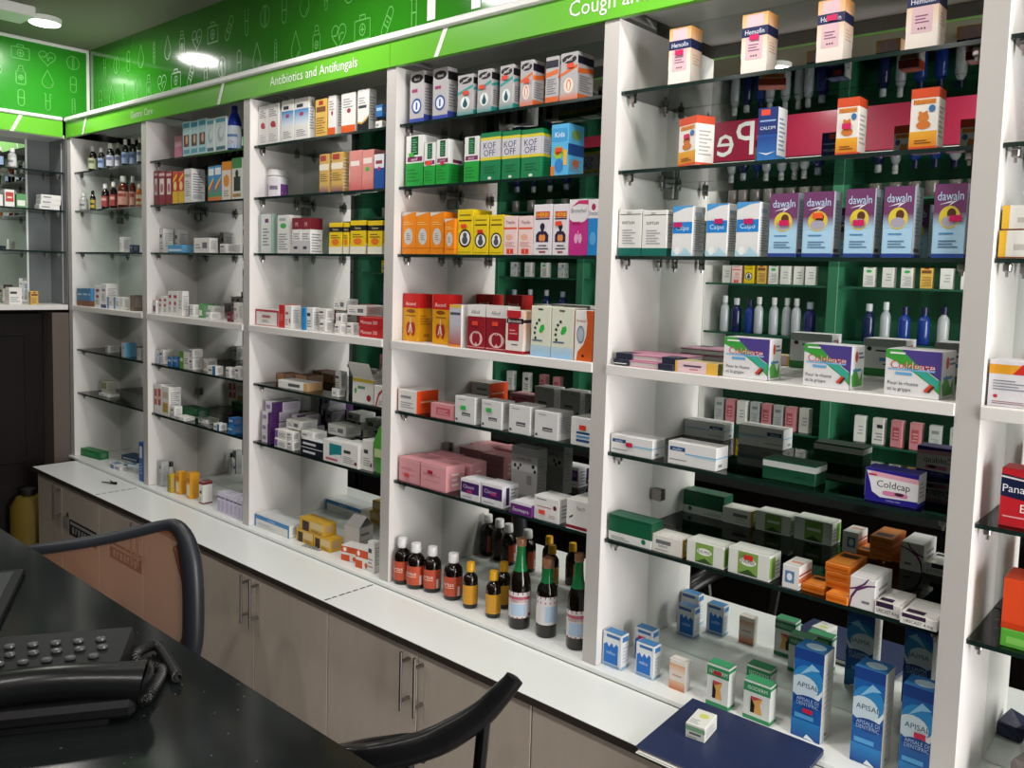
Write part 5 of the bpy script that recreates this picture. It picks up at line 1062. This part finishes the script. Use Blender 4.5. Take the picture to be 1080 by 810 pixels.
# open carton on the fifth shelf of the third bay
oc = empty('open_carton', (2.075, .03, Z['S5'])); tag(oc, 'open white carton with yellow strip and raised flaps, fifth shelf, third bay from left', 'medicine box')
b = MB(); w_, dp, h = .10, .09, .075; t = .0012
for q in ((0, 0, 0, w_, t, h), (0, dp-t, 0, w_, dp, h), (0, t, 0, t, dp-t, h), (w_-t, t, 0, w_, dp-t, h), (t, t, 0, w_-t, dp-t, t)): b.box(*q, col=hx('#dcdad4'))
draw(b, [R(0, .82, 1, .95, '#c9b53a'), E(.15, .45, .05, .12, '#3f9a4c'), E(.78, .22, .1, .13, '#9a2430'), R(.25, .55, .6, .66, '#5a8a6a')], lambda u, v, o: (u*w_, -o, v*h), w_, h)
b.build('body', CARD, oc)
for nm, pts in (('flap', [(0, 0, h), (w_, 0, h), (w_, -.02, h+.045), (0, -.02, h+.045)]), ('flap', [(w_, dp, h), (0, dp, h), (.005, dp+.02, h+.05), (w_-.005, dp+.02, h+.05)]), ('flap', [(0, dp, h), (0, 0, h), (-.045, .01, h+.03), (-.045, dp-.01, h+.03)]), ('flap', [(w_, 0, h), (w_, dp, h), (w_+.03, dp-.01, h+.04), (w_+.03, .01, h+.04)])):
    b = MB(); p2 = [(x, y+.0012, z+.0006) for x, y, z in pts]
    b.quad(pts, hx('#dcdad4')); b.quad(p2[::-1], hx('#8d857c'))
    for i in range(4): b.quad([pts[i], p2[i], p2[(i+1) % 4], pts[(i+1) % 4]], hx('#b9b4ac'))
    b.build(nm, CARD, oc)
# open white carton on the ledge of the third bay
oc = empty('open_carton', (1.965, .088, Z['L'])); oc.rotation_euler = (0, 0, math.radians(8)); tag(oc, 'small white carton with torn open top on bottom ledge, third bay from left', 'medicine box')
b = MB(); w_, dp, h = .066, .06, .078
for q in ((0, 0, 0, w_, t, h), (0, dp-t, 0, w_, dp, h), (0, t, 0, t, dp-t, h), (w_-t, t, 0, w_, dp-t, h), (t, t, 0, w_-t, dp-t, t)): b.box(*q, col=hx('#dedcd8'))
draw(b, [L(.1, .2, .8, .5, 3, '#a9a9ae'), R(.1, .65, .7, .75, '#8a8c94')], lambda u, v, o: (w_+o, u*dp, v*h), dp, h)
b.build('body', CARD, oc)
for pts in ([(0, 0, h), (w_, 0, h), (w_-.004, .035, h+.028), (.004, .035, h+.028)], [(w_, dp, h), (0, dp, h), (.006, dp-.028, h+.034), (w_-.006, dp-.028, h+.034)]):
    b = MB(); p2 = [(x, y+.0008, z+.001) for x, y, z in pts]; b.quad(pts, hx('#d2cfca')); b.quad(p2[::-1], hx('#e2e0dc'))
    for i in range(4): b.quad([pts[i], p2[i], p2[(i+1) % 4], pts[(i+1) % 4]], hx('#b9b4ac'))
    b.build('flap', CARD, oc)
# blister strip in front of the yellow cartons
FOIL = mat('blister_foil', (.42, .42, .41, 1), .3, metal=.8)
bl = empty('blister_strip', (1.845, .008, Z['L'])); bl.rotation_euler = (0, 0, .12); tag(bl, 'silver blister strip lying before the yellow cartons, bottom ledge, third bay', 'blister')
b = MB(); b.box(0, 0, 0, .085, .018, .0012); b.build('foil', FOIL, bl)
for i in range(5):
    for j in range(2):
        b = MB(); b.lathe([(.0035, .0012), (.003, .004), (.0012, .005)], .009+i*.016, .005+j*.008, 0, 8); b.build('pill_dome', FOIL, bl)
# green pouch
b = MB(); px_ = [(0, 0), (.045, 0), (.05, .05), (.046, .10), (.03, .145), (.012, .14), (-.004, .09), (.002, .04)]
f = [(x, .0-.012*math.sin(PI*z/.15), z) for x, z in px_]; g = [(x, .004+.012*math.sin(PI*z/.15), z) for x, z in px_]
b.quad(f, hx('#5fb04a')); b.quad(g[::-1], hx('#5fb04a'))
for i in range(8): b.quad([f[(i+1) % 8], f[i], g[i], g[(i+1) % 8]], hx('#4a9a3a'))
b.quad([(.004, -.0135, .05), (.044, -.0135, .05), (.044, -.0135, .075), (.004, -.0135, .075)], hx('#c9dca0'))
o = b.build('foil_pouch', GLOSS, None, True, (2.19, .035, Z['S6'])); tag(o, 'bright green foil pouch standing at right on lowest glass shelf, third bay', 'pouch')
# white and blue loose leaflet sheets, flat strips of the second bay
for i, (x, y, z, a) in enumerate(((1.14, .06, Z['S6']+.0175, .3), (1.20, .035, Z['S6']+.0005, -.2))):
    b = MB(); b.box(-.05, -.012, 0, .05, .012, .003, ch=.001); o = b.build('foil_strip', FOIL, None, False, (x, y, z)); o.rotation_euler = (0, 0, a)
    tag(o, f'silver foil strip {"lying on flat white cartons" if i == 0 else "lying on bare glass"}, lowest glass shelf, second bay from left', 'blister')
# clear syringes packed at the far left ledge
for i in range(3):
    s_ = empty('syringe', (.50+i*.012, .045+i*.03, Z['L']+.0195+i*.0001)); s_.rotation_euler = (0, 0, .25+i*.1)
    s_.location.z = Z['L']+.0185 if i == 0 else (Z['L']+.0385 if i == 9 else Z['L']+.0185)
    tag(s_, f'blue and white wrapped syringe on flat cartons, {ORD[i]} of three from front, far left ledge', 'syringe', 'syringes on the far left ledge')
    b = MB(); b.tube([(0, 0, .008), (.09, 0, .008)], .007, 10); b.build('barrel', mat('syringe_white', (.6, .65, .68, 1), .3), s_, True)
    b = MB(); b.tube([(-.03, 0, .008), (0, 0, .008)], .004, 8); b.build('plunger', mat('syringe_blue', (.05, .17, .32, 1), .35), s_, True)
    b = MB(); b.lathe([(.003, -.002), (.009, -.002), (.009, .0), (.003, .0)], 0, 0, 0, 10, cap=False); p = b.build('flange', mat('syringe_blue', (.05, .17, .32, 1), .35), s_); p.rotation_euler = (0, PI/2, 0); p.location = (0, 0, .009)

# pile of notebooks on the white shelf of the fifth bay
PINKC = mat('pink_card', (.52, .22, .32, 1), .5); NAVYC = mat('navy_card', (.018, .020, .045, 1), .45); PAPER = mat('paper', (.75, .74, .71, 1), .7)
for i, (z, c1, lab) in enumerate(((0.0, PINKC, 'pink and navy notepad with a white slip, lower one of a pile'), (.014, PINKC, 'pink notepad with navy corners, upper one of a pile'))):
    n_ = empty('notebook', (3.044+i*.004, .012+i*.003, Z['M']+z)); n_.rotation_euler = (0, 0, -.04+i*.05)
    tag(n_, lab+' on white shelf', 'notebook')
    b = MB(); b.box(.003, .003, .002, .152, .108, .0105); b.build('pages', PAPER, n_)
    b = MB(); b.box(.0, .0, .0105, .155, .11, .0135, ch=.0008); b.box(0, 0, 0, .155, .11, .002, ch=.0006); b.build('cover', c1, n_)
    for a, c in ((-.001, .042), (.118, .156)):
        b = MB(); b.box(a, -.0012, -.0 if i else .0, c, .04, .0139, ch=.0005); b.build('corner_patch', NAVYC, n_)
    if i == 0:
        b = MB(); b.box(.004, -.008, .0045, .036, .02, .0055); b.build('paper_slip', PAPER, n_)
# navy folder on the countertop with a small white carton on it
nf = empty('navy_folder', (3.288, -.214, ZC+.0008)); nf.rotation_euler = (math.radians(3.2), 0, math.radians(1.0)); tag(nf, 'large navy blue folder lying on countertop at right, front edge hanging over', 'folder')
NAVYF = mat('navy_leatherette', (.012, .022, .075, 1), .45, noise=.1, nscale=60)
b = MB(); b.box(.004, .004, .002, .272, .212, .011); b.build('pages', PAPER, nf)
b = MB(); b.box(0, 0, .011, .278, .217, .0138, ch=.001); b.build('front_cover', NAVYF, nf)
b = MB(); b.box(0, 0, 0, .278, .217, .002, ch=.0008); b.build('back_cover', NAVYF, nf)
b = MB(); b.box(.276, .0, .002, .2795, .217, .0112); b.build('spine', NAVYF, nf)
b = MB(); b.box(.005, -.006, .004, .27, .006, .0055); b.box(.008, -.004, .007, .265, .006, .0078); b.build('loose_sheet', PAPER, nf)
sb = empty('medicine_box', (3.345, -.128, ZC+.0195)); sb.rotation_euler = (math.radians(3.2), 0, .10); tag(sb, 'small white carton with green stripe lying on the navy folder', 'medicine box')
b = MB(); w_, dp, h = .040, .058, .030
b.box(0, 0, 0, w_, dp, h, hx('#dcdcd4'), 0, .001)
draw(b, [R(0, .55, 1, .85, '#7fae84'), R(.2,.32,.8,.46,'#5a6a6a'), R(.1, .1, .6, .18, '#9aa0a0')], lambda u, v, o: (u*w_, -o, v*h), w_, h)
draw(b, [L(.1, .2, .9, .8, 4, '#a9aeb0')], lambda u, v, o: (w_+o, u*dp, v*h), dp, h)
draw(b, [E(.55, .65, .25, .14, '#c9cf6a'), L(.1, .1, .6, .4, 3, '#9aa0a4')], lambda u, v, o: (u*w_, v*dp, h+o), w_, dp)
b.build('carton', CARD, sb)
# crumpled packs at the foot of the rightmost bay
for i, (x, y, w_, dp, h, rz, col, lab) in enumerate(((3.795, .03, .05, .06, .035, .15, '#262a4a', 'small navy crumpled packet, left of two on bottom ledge, far right bay'), (3.86, .07, .11, .09, .085, -.1, '#6a605c', 'greyish brown crumpled packet, right of two on bottom ledge, far right bay'))):
    b = MB(); b.box(0, 0, 0, w_, dp, h, hx(col), 0, .006); random.seed(i)
    b.v = [(x_+random.uniform(-.006, .006)*(z_ > .02), y_+random.uniform(-.006, .006)*(z_ > .02), z_+random.uniform(-.008, .008)*(z_ > .02)) for x_, y_, z_ in b.v]
    o = b.build('medicine_packet', PLASTIC, None, False, (x, y, Z['L'])); o.rotation_euler = (0, 0, rz); tag(o, lab, 'packet')
# corner cabinet contents
def turned(key, x, y, z, w_, h, dp, lab):
    o = link('medicine_box', carton_mesh(key, w_, h, dp), None, (x, y, z)); o.rotation_euler = (0, 0, PI/2); tag(o, lab, 'medicine box')
for i, (z, y0) in enumerate(((0, -.105), (.022, -.10), (.044, -.098))):
    turned('white_flat', -.03, y0, Z['S2']+z, .082, .0215, .06, f'flat white carton in stack of three, {("bottom", "middle", "top")[i]} one, grey corner cabinet')
turned('yellow_print', -.02, -.15, 1.5054, .03, .06, .03, 'small pale yellow carton on the bottom shelf of the grey corner cabinet')
turned('white_textlines', -.05, -.225, 1.5054, .05, .075, .05, 'white carton on the bottom shelf of the grey corner cabinet')
for i in range(4):
    o = bottle('medicine_bottle', ('clear_bottle', 'syrup_blue', 'clear_bottle', 'syrup_white')[i], -.06, -.20-i*.05, Z['S1'], .034, .085)
    tag(o, f'small bottle, {ORD[i]} from right on the top glass shelf of the grey corner cabinet', None, 'bottles in the corner cabinet')
for i in range(5):
    turned(('green_small', 'red_white_tall', 'white_plain', 'white_small_print', 'white_plain')[i], -.05, -.19-i*.045, Z['S2'], .038, (.06, .075, .05, .055, .07)[i], .04, f'small carton, {ORD[i]} from right in row on second glass shelf of grey corner cabinet')

# ------------------------------------------------------------------ black granite desk with telephone and screen
dk = empty('service_desk', (2.6, -1.03, 0)); tag(dk, 'long black granite topped service desk in the foreground', 'desk')
b = MB(); b.box(-2.2, -.25, .965, 1.5, .248, 1.0, ch=.003); b.build('granite_top', GRANITE, dk)
b = MB(); b.box(-2.15, -.22, 0, 1.45, -.20, .965); b.build('front_panel', DKWOOD_SHADE, dk)
for x in (-2.15, -.35, 1.43):
    b = MB(); b.box(x, -.20, 0, x+.02, .13, .965); b.build('side_panel', DKWOOD_SHADE, dk)
PA = math.radians(56.6)
ph = empty('desk_phone', (2.84, -.935, 1.0005), PA); tag(ph, 'black corded desk telephone on the dark desk, lower left', 'telephone')
# local x runs along the handset towards its right end, local y away from the camera
b = MB()
pts0 = [(-.30, -.040, 0), (-.040, -.040, 0), (-.040, .19, 0), (-.30, .19, 0)]
pts1 = [(-.295, -.034, .032), (-.046, -.034, .032), (-.046, .184, .058), (-.295, .184, .058)]
b.quad(pts0[::-1]); b.quad(pts1)
for i in range(4): b.quad([pts0[i], pts0[(i+1) % 4], pts1[(i+1) % 4], pts1[i]])
body = b.build('body', BLACKM, ph)
kb = MB(); kb.lathe([(.0075, 0), (.0085, .002), (.0075, .005), (.004, .006)], 0, 0, 0, 12); KEY = kb.mesh('key', KEYM, True)
for r_ in range(3):
    for c in range(5):
        y = .095+r_*.026; x = -.225+c*.034+(.008 if r_ == 1 else 0)
        o = link('key', KEY, ph, (x, y, .0322+(y+.034)/.218*.026)); o.scale = (1, .8, 1)
bk = MB(); bk.lathe([(.013, 0), (.014, .003), (.010, .006)], -.245, .12, .0505, 14); bk.build('round_key', KEYM, ph, True)
hs = MB(); P_ = []; rr = []
for i in range(17):
    s_ = i/16; x = -.26+.262*s_; z = .042+.012*math.sin(PI*s_); P_.append((x, .0, z)); rr.append(.026+.006*(abs(s_-.5)*2)**3)
hs.tube(P_, rr, 14, flat=1.2); hs.tube([(.002, .0, .042), (.009, .0, .040), (.012, .0, .038)], [.031, .022, .006], 14, flat=1.2)
hs.build('handset', BLACKP, ph, True)
cr = MB(); cr.box(-.28, -.045, .006, -.004, .04, .034, ch=.008); cr.build('cradle', BLACKM, ph)
def coil(path, R_, r_, turns):
    path = [Vector(p) for p in path]; L_ = [0]
    for a, c in zip(path[:-1], path[1:]): L_.append(L_[-1]+(c-a).length)
    def at(s_):
        for i in range(len(path)-1):
            if s_ <= L_[i+1]+1e-9: f_ = (s_-L_[i])/(L_[i+1]-L_[i]); return path[i].lerp(path[i+1], f_), (path[i+1]-path[i]).normalized()
        return path[-1], (path[-1]-path[-2]).normalized()
    out = []; N = turns*9
    for i in range(N+1):
        p, t_ = at(L_[-1]*i/N); a = Vector((0, 0, 1)); a = (a-t_*a.dot(t_)).normalized(); c = t_.cross(a); q = 2*PI*i/9
        out.append(p+a*R_*math.cos(q)+c*R_*math.sin(q))
    b = MB(); b.tube(out, r_, 5); return b
def smooth_path(p, n=6):
    p = [Vector(q) for q in p]; o = []
    for i in range(len(p)-1):
        a, b_, c, d_ = p[max(i-1, 0)], p[i], p[i+1], p[min(i+2, len(p)-1)]
        for k in range(n):
            t_ = k/n; o.append(.5*((2*b_)+(c-a)*t_+(2*a-5*b_+4*c-d_)*t_*t_+(3*b_-a-3*c+d_)*t_**3))
    o.append(p[-1]); return o
wp = [(2.8412, -0.9354, 1.03), (2.8394, -0.9303, 1.012), (2.808, -0.9011, 1.012), (2.7625, -0.8675, 1.012), (2.7388, -0.8742, 1.013), (2.7121, -0.8846, 1.016), (2.6887, -0.8792, 1.02), (2.6696, -0.8544, 1.016), (2.665, -0.8305, 1.012), (2.7192, -0.8406, 1.012), (2.7803, -0.855, 1.012), (2.8061, -0.8626, 1.012)]
im = Matrix.Rotation(-PA, 4, 'Z') @ Matrix.Translation((-2.84, .935, -1.0005))
cb_ = coil([im @ Vector(p) for p in smooth_path(wp)], .0075, .0022, 60); cb_.build('coiled_cord', RUBBER, ph, True)
# flat framed black panel lying on the desk, its corner enters the photo at the left edge
ms = empty('tablet_screen', (2.08, -.854, 1.0005), math.radians(-25.5)); tag(ms, 'flat black framed screen lying on the desk at the left edge', 'screen')
b = MB(); b.box(0, -.24, 0, .36, 0, .012, ch=.003); b.build('frame', BLACKM, ms)
b = MB(); b.box(.02, -.22, .0122, .34, -.02, .0132); b.build('screen_glass', mat('grey_glass', (.03, .032, .035, 1), .3), ms)
# black bag seen in the mirror, on the desk
b = MB(); b.lathe([(.08, 0), (.095, .02), (.09, .05), (.06, .075), (.02, .085)], 0, 0, 0, 16); o = b.build('black_bag', BLACKM, None, True, (3.25, -1.08, 1.0005)); o.scale = (1.3, .8, 1); tag(o, 'small black bag on the desk, visible in the mirror of the fifth bay', 'bag')

# ------------------------------------------------------------------ chairs between desk and counter
ch = empty('office_chair', (2.05, -.55, 0)); tag(ch, 'office chair with orange brown mesh back and dark frame, behind the desk', 'chair')
loop = [(1.70, -.765, .915), (1.725, -.735, .938), (1.77, -.68, .948), (1.83, -.59, .962), (1.885, -.515, .982), (1.925, -.47, .996), (1.955, -.45, .994), (1.985, -.441, .965), (2.008, -.438, .91), (2.022, -.44, .85), (2.03, -.443, .78), (2.033, -.447, .70), (2.02, -.455, .63), (1.985, -.48, .59), (1.92, -.54, .575), (1.85, -.63, .575), (1.785, -.72, .59), (1.75, -.76, .63), (1.73, -.775, .72), (1.715, -.778, .82), (1.702, -.775, .88)]
off = Vector((2.05, -.55, 0)); loop = [Vector(p)-off for p in loop]
def smooth_path(p, n=6, closed=False):
    p = [Vector(q) for q in p]; o = []; K = len(p)
    for i in range(K if closed else K-1):
        a, b_, c, d_ = (p[i-1], p[i], p[(i+1) % K], p[(i+2) % K]) if closed else (p[max(i-1, 0)], p[i], p[i+1], p[min(i+2, K-1)])
        for k in range(n):
            t_ = k/n; o.append(.5*((2*b_)+(c-a)*t_+(2*a-5*b_+4*c-d_)*t_*t_+(3*b_-a-3*c+d_)*t_**3))
    if not closed: o.append(p[-1])
    return o
rad = [.016]*6+[.021, .027]+[.032]*4+[.027, .02]+[.014]*7
loop3 = smooth_path(loop, 3, True); rad3 = [rad[i//3]*(1-(i % 3)/3)+rad[(i//3+1) % len(rad)]*(i % 3)/3 for i in range(len(loop3))]
b = MB(); b.tube(loop3, rad3, 12, closed=True, flat=.8); b.build('back_frame', mat('dark_blue_grey_plastic', (.018, .021, .027, 1), .4), ch, True)
b = MB(); cen = sum(loop, Vector())/len(loop); N = len(loop); nrm = Vector((.79, -.61, 0))
for j in range(N):
    p, q = loop[j], loop[(j+1) % N]
    for k in range(4):
        def pt(a, t_): return a.lerp(cen, t_)+nrm*(-.02*t_)
        a0, a1 = k/4, (k+1)/4
        b.quad([pt(p, a0), pt(q, a0), pt(q, a1), pt(p, a1)] if k < 3 else [pt(p, a0), pt(q, a0), cen+nrm*-.02])
b.build('mesh_back', FABRIC, ch, True)
b = MB(); b.tube([loop[7]*.96+cen*.04, (loop[7]*.86+cen*.14), loop[9].lerp(cen, .10), loop[11].lerp(cen, .10), loop[13].lerp(cen, .1)], .006, 8); b.build('inner_rim', mat('brown_rim', (.10, .03, .012, 1), .5), ch, True)
b = MB(); b.box(-.12, -.20, .43, .30, .22, .49, ch=.02); b.build('seat', BLACKM, ch)
b = MB(); b.tube([(-.15, -.02, .58), (-.12, 0, .5), (-.02, .01, .42)], .02, 8); b.build('back_support', BLACKM, ch, True)
b = MB(); b.lathe([(.03, .12), (.03, .25), (.02, .25), (.02, .43)], .1, 0, 0, 12); b.build('column', BLACKP, ch, True)
for k in range(5):
    a = 2*PI*k/5+.3; b = MB(); b.tube([(.1, 0, .12), (.1+.2*math.cos(a), .2*math.sin(a), .075)], [.022, .014], 8); lg = b.build('leg', BLACKP, ch, True)
    b = MB(); b.lathe([(.008, 0), (.025, .01), (.025, .045), (.01, .06)], .1+.2*math.cos(a), .2*math.sin(a), .0, 10); b.build('caster', BLACKM, lg, True)
c2 = empty('plastic_chair', (2.95, -.48, 0)); tag(c2, 'black plastic chair with curved back rail, bottom centre before the cabinets', 'chair')
off = Vector((2.95, -.48, 0))
rail = [(3.140, -.395, .963), (3.134, -.402, .95), (3.118, -.415, .925), (3.098, -.432, .895), (3.07, -.458, .866), (3.034, -.492, .838), (2.99, -.535, .818), (2.94, -.568, .80), (2.88, -.575, .775), (2.82, -.55, .742), (2.785, -.50, .71), (2.765, -.44, .685), (2.775, -.39, .675), (2.81, -.36, .682), (2.85, -.345, .685)]
rail = smooth_path([Vector(p)-off for p in rail], 4)
rl = [.010]+[.0185]*3+[.019+.010*min(1, i/14) for i in range(len(rail)-4)]
b = MB(); b.tube(rail, rl, 12, flat=.75); b.build('back_rail', BLACKP, c2, True)
for p, q in (((3.098, -.43, .888), (3.05, -.42, .46)), ((2.80, -.52, .715), (2.84, -.52, .46)), ((2.81, -.362, .676), (2.85, -.38, .46))):
    b = MB(); b.tube([Vector(p)-off, Vector(q)-off], [.014, .012], 8, flat=.8); b.build('back_spindle', BLACKP, c2, True)
b = MB(); b.lathe([(.15, .425), (.165, .43), (.165, .455), (.15, .462)], 0, 0.02, 0, 24); b.build('seat', BLACKP, c2, True)
for x in (-.1, .1):
    for y in (-.09, .12):
        b = MB(); b.tube([(x, y, .43), (x*1.35, y*1.25, 0.0)], [.018, .013], 8); b.build('leg', BLACKP, c2, True)

# ------------------------------------------------------------------ the opposite side of the shop (it shows in the mirrors)
OY = -1.95
dsx = empty('display_shelving', (1.2, OY, 0)); tag(dsx, 'dark green display shelving on the opposite wall, seen in the mirrors', 'shelving')
b = MB(); b.box(-2.6, -.28, .0, 4.6, -.26, 2.28); b.build('back_board', DGREEN, dsx)
for x in (-2.2, -1.5, -.8, -.12, .68, 1.38, 2.1, 2.9, 3.7, 4.58):
    b = MB(); b.box(x, -.26, 0, x+.05, 0, 2.28, ch=.002); b.build('upright', DGREEN if int(x*10) % 3 else LAM, dsx)
b = MB(); b.box(-2.6, -.26, 0, 4.6, .0, .72); b.build('base_box', DKWOOD_SHADE, dsx)
b = MB(); b.box(-2.6, -.30, 2.28, 4.6, .02, 2.305); b.build('cornice_board', WHITEP, dsx)
OZ = (.98, 1.20, 1.45, 1.70, 1.90, 2.10)
for z in OZ:
    b = MB(); b.box(-2.6, -.255, z-.010, 4.6, -.01, z, ch=.001); b.build('shelf', GLASS, dsx)
    b = MB(); b.box(-2.6, -.01, z-.010, 4.6, -.008, z); b.build('shelf_edge', mat('green_shelf_edge', (.02, .10, .06, 1), .2), dsx)
sg = empty('crimson_sign', (1.2, OY, 0)); tag(sg, 'crimson sign board with white letters above the opposite shelving', 'sign')
b = MB(); b.box(-.3, .0, 2.31, 4.0, .02, 2.525, ch=.002); b.build('board', REDS, sg)
b = MB(); b.box(-.3, -.005, 2.525, 4.0, .024, 2.533); b.build('white_edge', WHITEP, sg)
t_ = MB(); vs, fs, tw = TXT['Pe']; hgt = .165
t_.v = [(2.178-1.2-p*hgt*.95, .0215, 2.335+q*hgt) for p, q in vs]; t_.f = [tuple(f) for f in fs]; t_.c = [None]*len(fs); t_.m = [0]*len(fs); t_.build('lettering', WHITEP, sg)
b = MB(); b.box(-2.6, -.3, 2.54, 4.6, -.02, 2.655); o = b.build('trim_2', mat('dull_grey_bulkhead', (.16, .15, .14, 1), .5), None, False, (1.2, OY, 0)); tag(o, kind='structure')
# goods on the opposite shelves
def obottle(col, cap, dia, h, pk='syrup'):
    prof, (c0, c1, cr_), _ = PROF[pk]; dia *= 1.15; h *= 1.05; r = dia/2
    b = MB(); b.lathe([(p*r, q*h) for p, q in prof], 0, 0, 0, 12, hx(col), cap=False); me = b.mesh('body', BOTTLE, True)
    c = MB(); c.lathe([(cr_*r, c0*h), (cr_*r, h-.002), (cr_*r*.8, h)], 0, 0, 0, 12, hx(cap)); mc = c.mesh('cap', PLASTIC, True)
    return me, mc
SETS = {.98: [('#8f8d8a', '#d6d3ce', .05, .10), ('#b0a9a2', '#c9c6c0', .045, .11), ('#5a5f66', '#d6d3ce', .05, .09)],
        1.20: [('#4a1a1c', '#1a1212', .04, .12), ('#6a2a24', '#d6d3ce', .04, .11), ('#8f9296', '#d6d3ce', .045, .13)],
        1.45: [('#1c2450', '#c9cbd4', .046, .165), ('#b4bac0', '#d9dadc', .04, .175), ('#1f3a8a', '#20224a', .046, .16), ('#c4c7ca', '#1e2248', .044, .165), ('#2a2a66', '#aab0c8', .05, .16)],
        1.70: [('#b9b4b0', '#8a2430', .038, .09), ('#c9c7c4', '#c4c2be', .04, .085), ('#3a3c40', '#2a2a2c', .035, .09), ('#7c8f5a', '#d6d3ce', .04, .08)],
        1.90: [('#1a1418', '#8a2a24', .045, .14), ('#20222a', '#d9d7d2', .045, .15), ('#24305a', '#d9d7d2', .05, .14), ('#9aa8a0', '#e0dedb', .05, .15), ('#2c1a14', '#101010', .045, .14)],
        2.10: [('#55504c', '#2a2826', .05, .13), ('#6a6462', '#8a8886', .045, .12)]}
random.seed(3); om = {}
SECN = {1.94: 'middle', 2.66: 'right', 1.14: 'left middle', .42: 'left', -.92: 'far left'}
for z, st in SETS.items():
    for bx0, bx1, dens in ((1.94, 2.56, 1.0), (2.66, 3.26, .8), (1.14, 1.84, .75), (.42, 1.04, .55), (-.92, -.34, .7)):
        n = int((4 if bx0 < 0 else 8)*dens)
        if z in (.98, 1.70):
            for i in range(n):
                kk = ('white_plain', 'pink_print', 'yellow_print', 'white_bluelabel', 'white_greenmark', 'yellow_circle')[random.randrange(6)] if z > 1 else ('white_plain', 'grey_white_tall', 'white_textlines', 'pink_low')[random.randrange(4)]
                o = link('toiletry_box', carton_mesh(kk, .05, .10 if z > 1 else .12, .04), None, (bx0+.08+(bx1-bx0-.10)*(i+.5)/n, OY-.03+random.uniform(-.02, .0), z+.0005)); o.rotation_euler = (0, 0, PI+random.uniform(-.1, .1))
                tag(o, f'{D[kk][0].replace("low ", "")}, {ORD[i]} on {ORD[OZ.index(z)]} shelf, {SECN[bx0]} opposite shelving', 'box', 'cartons on the opposite shelves')
            continue
        for i in range(n):
            s_ = st[random.randrange(len(st))]
            if s_ not in om: om[s_] = obottle(*s_)
            x = bx0+.05+(bx1-bx0-.10)*(i+.5)/n+random.uniform(-.008, .008)
            o = link('toiletry_bottle', om[s_][0], None, (x, OY-.07+random.uniform(-.012, .012), z+.0005)); link('cap', om[s_][1], o)
            tag(o, f'toiletry bottle, {ORD[i]} on {ORD[OZ.index(z)]} lowest shelf, {SECN[bx0]} section, opposite green shelving', 'bottle', 'toiletry bottles on the opposite shelves')
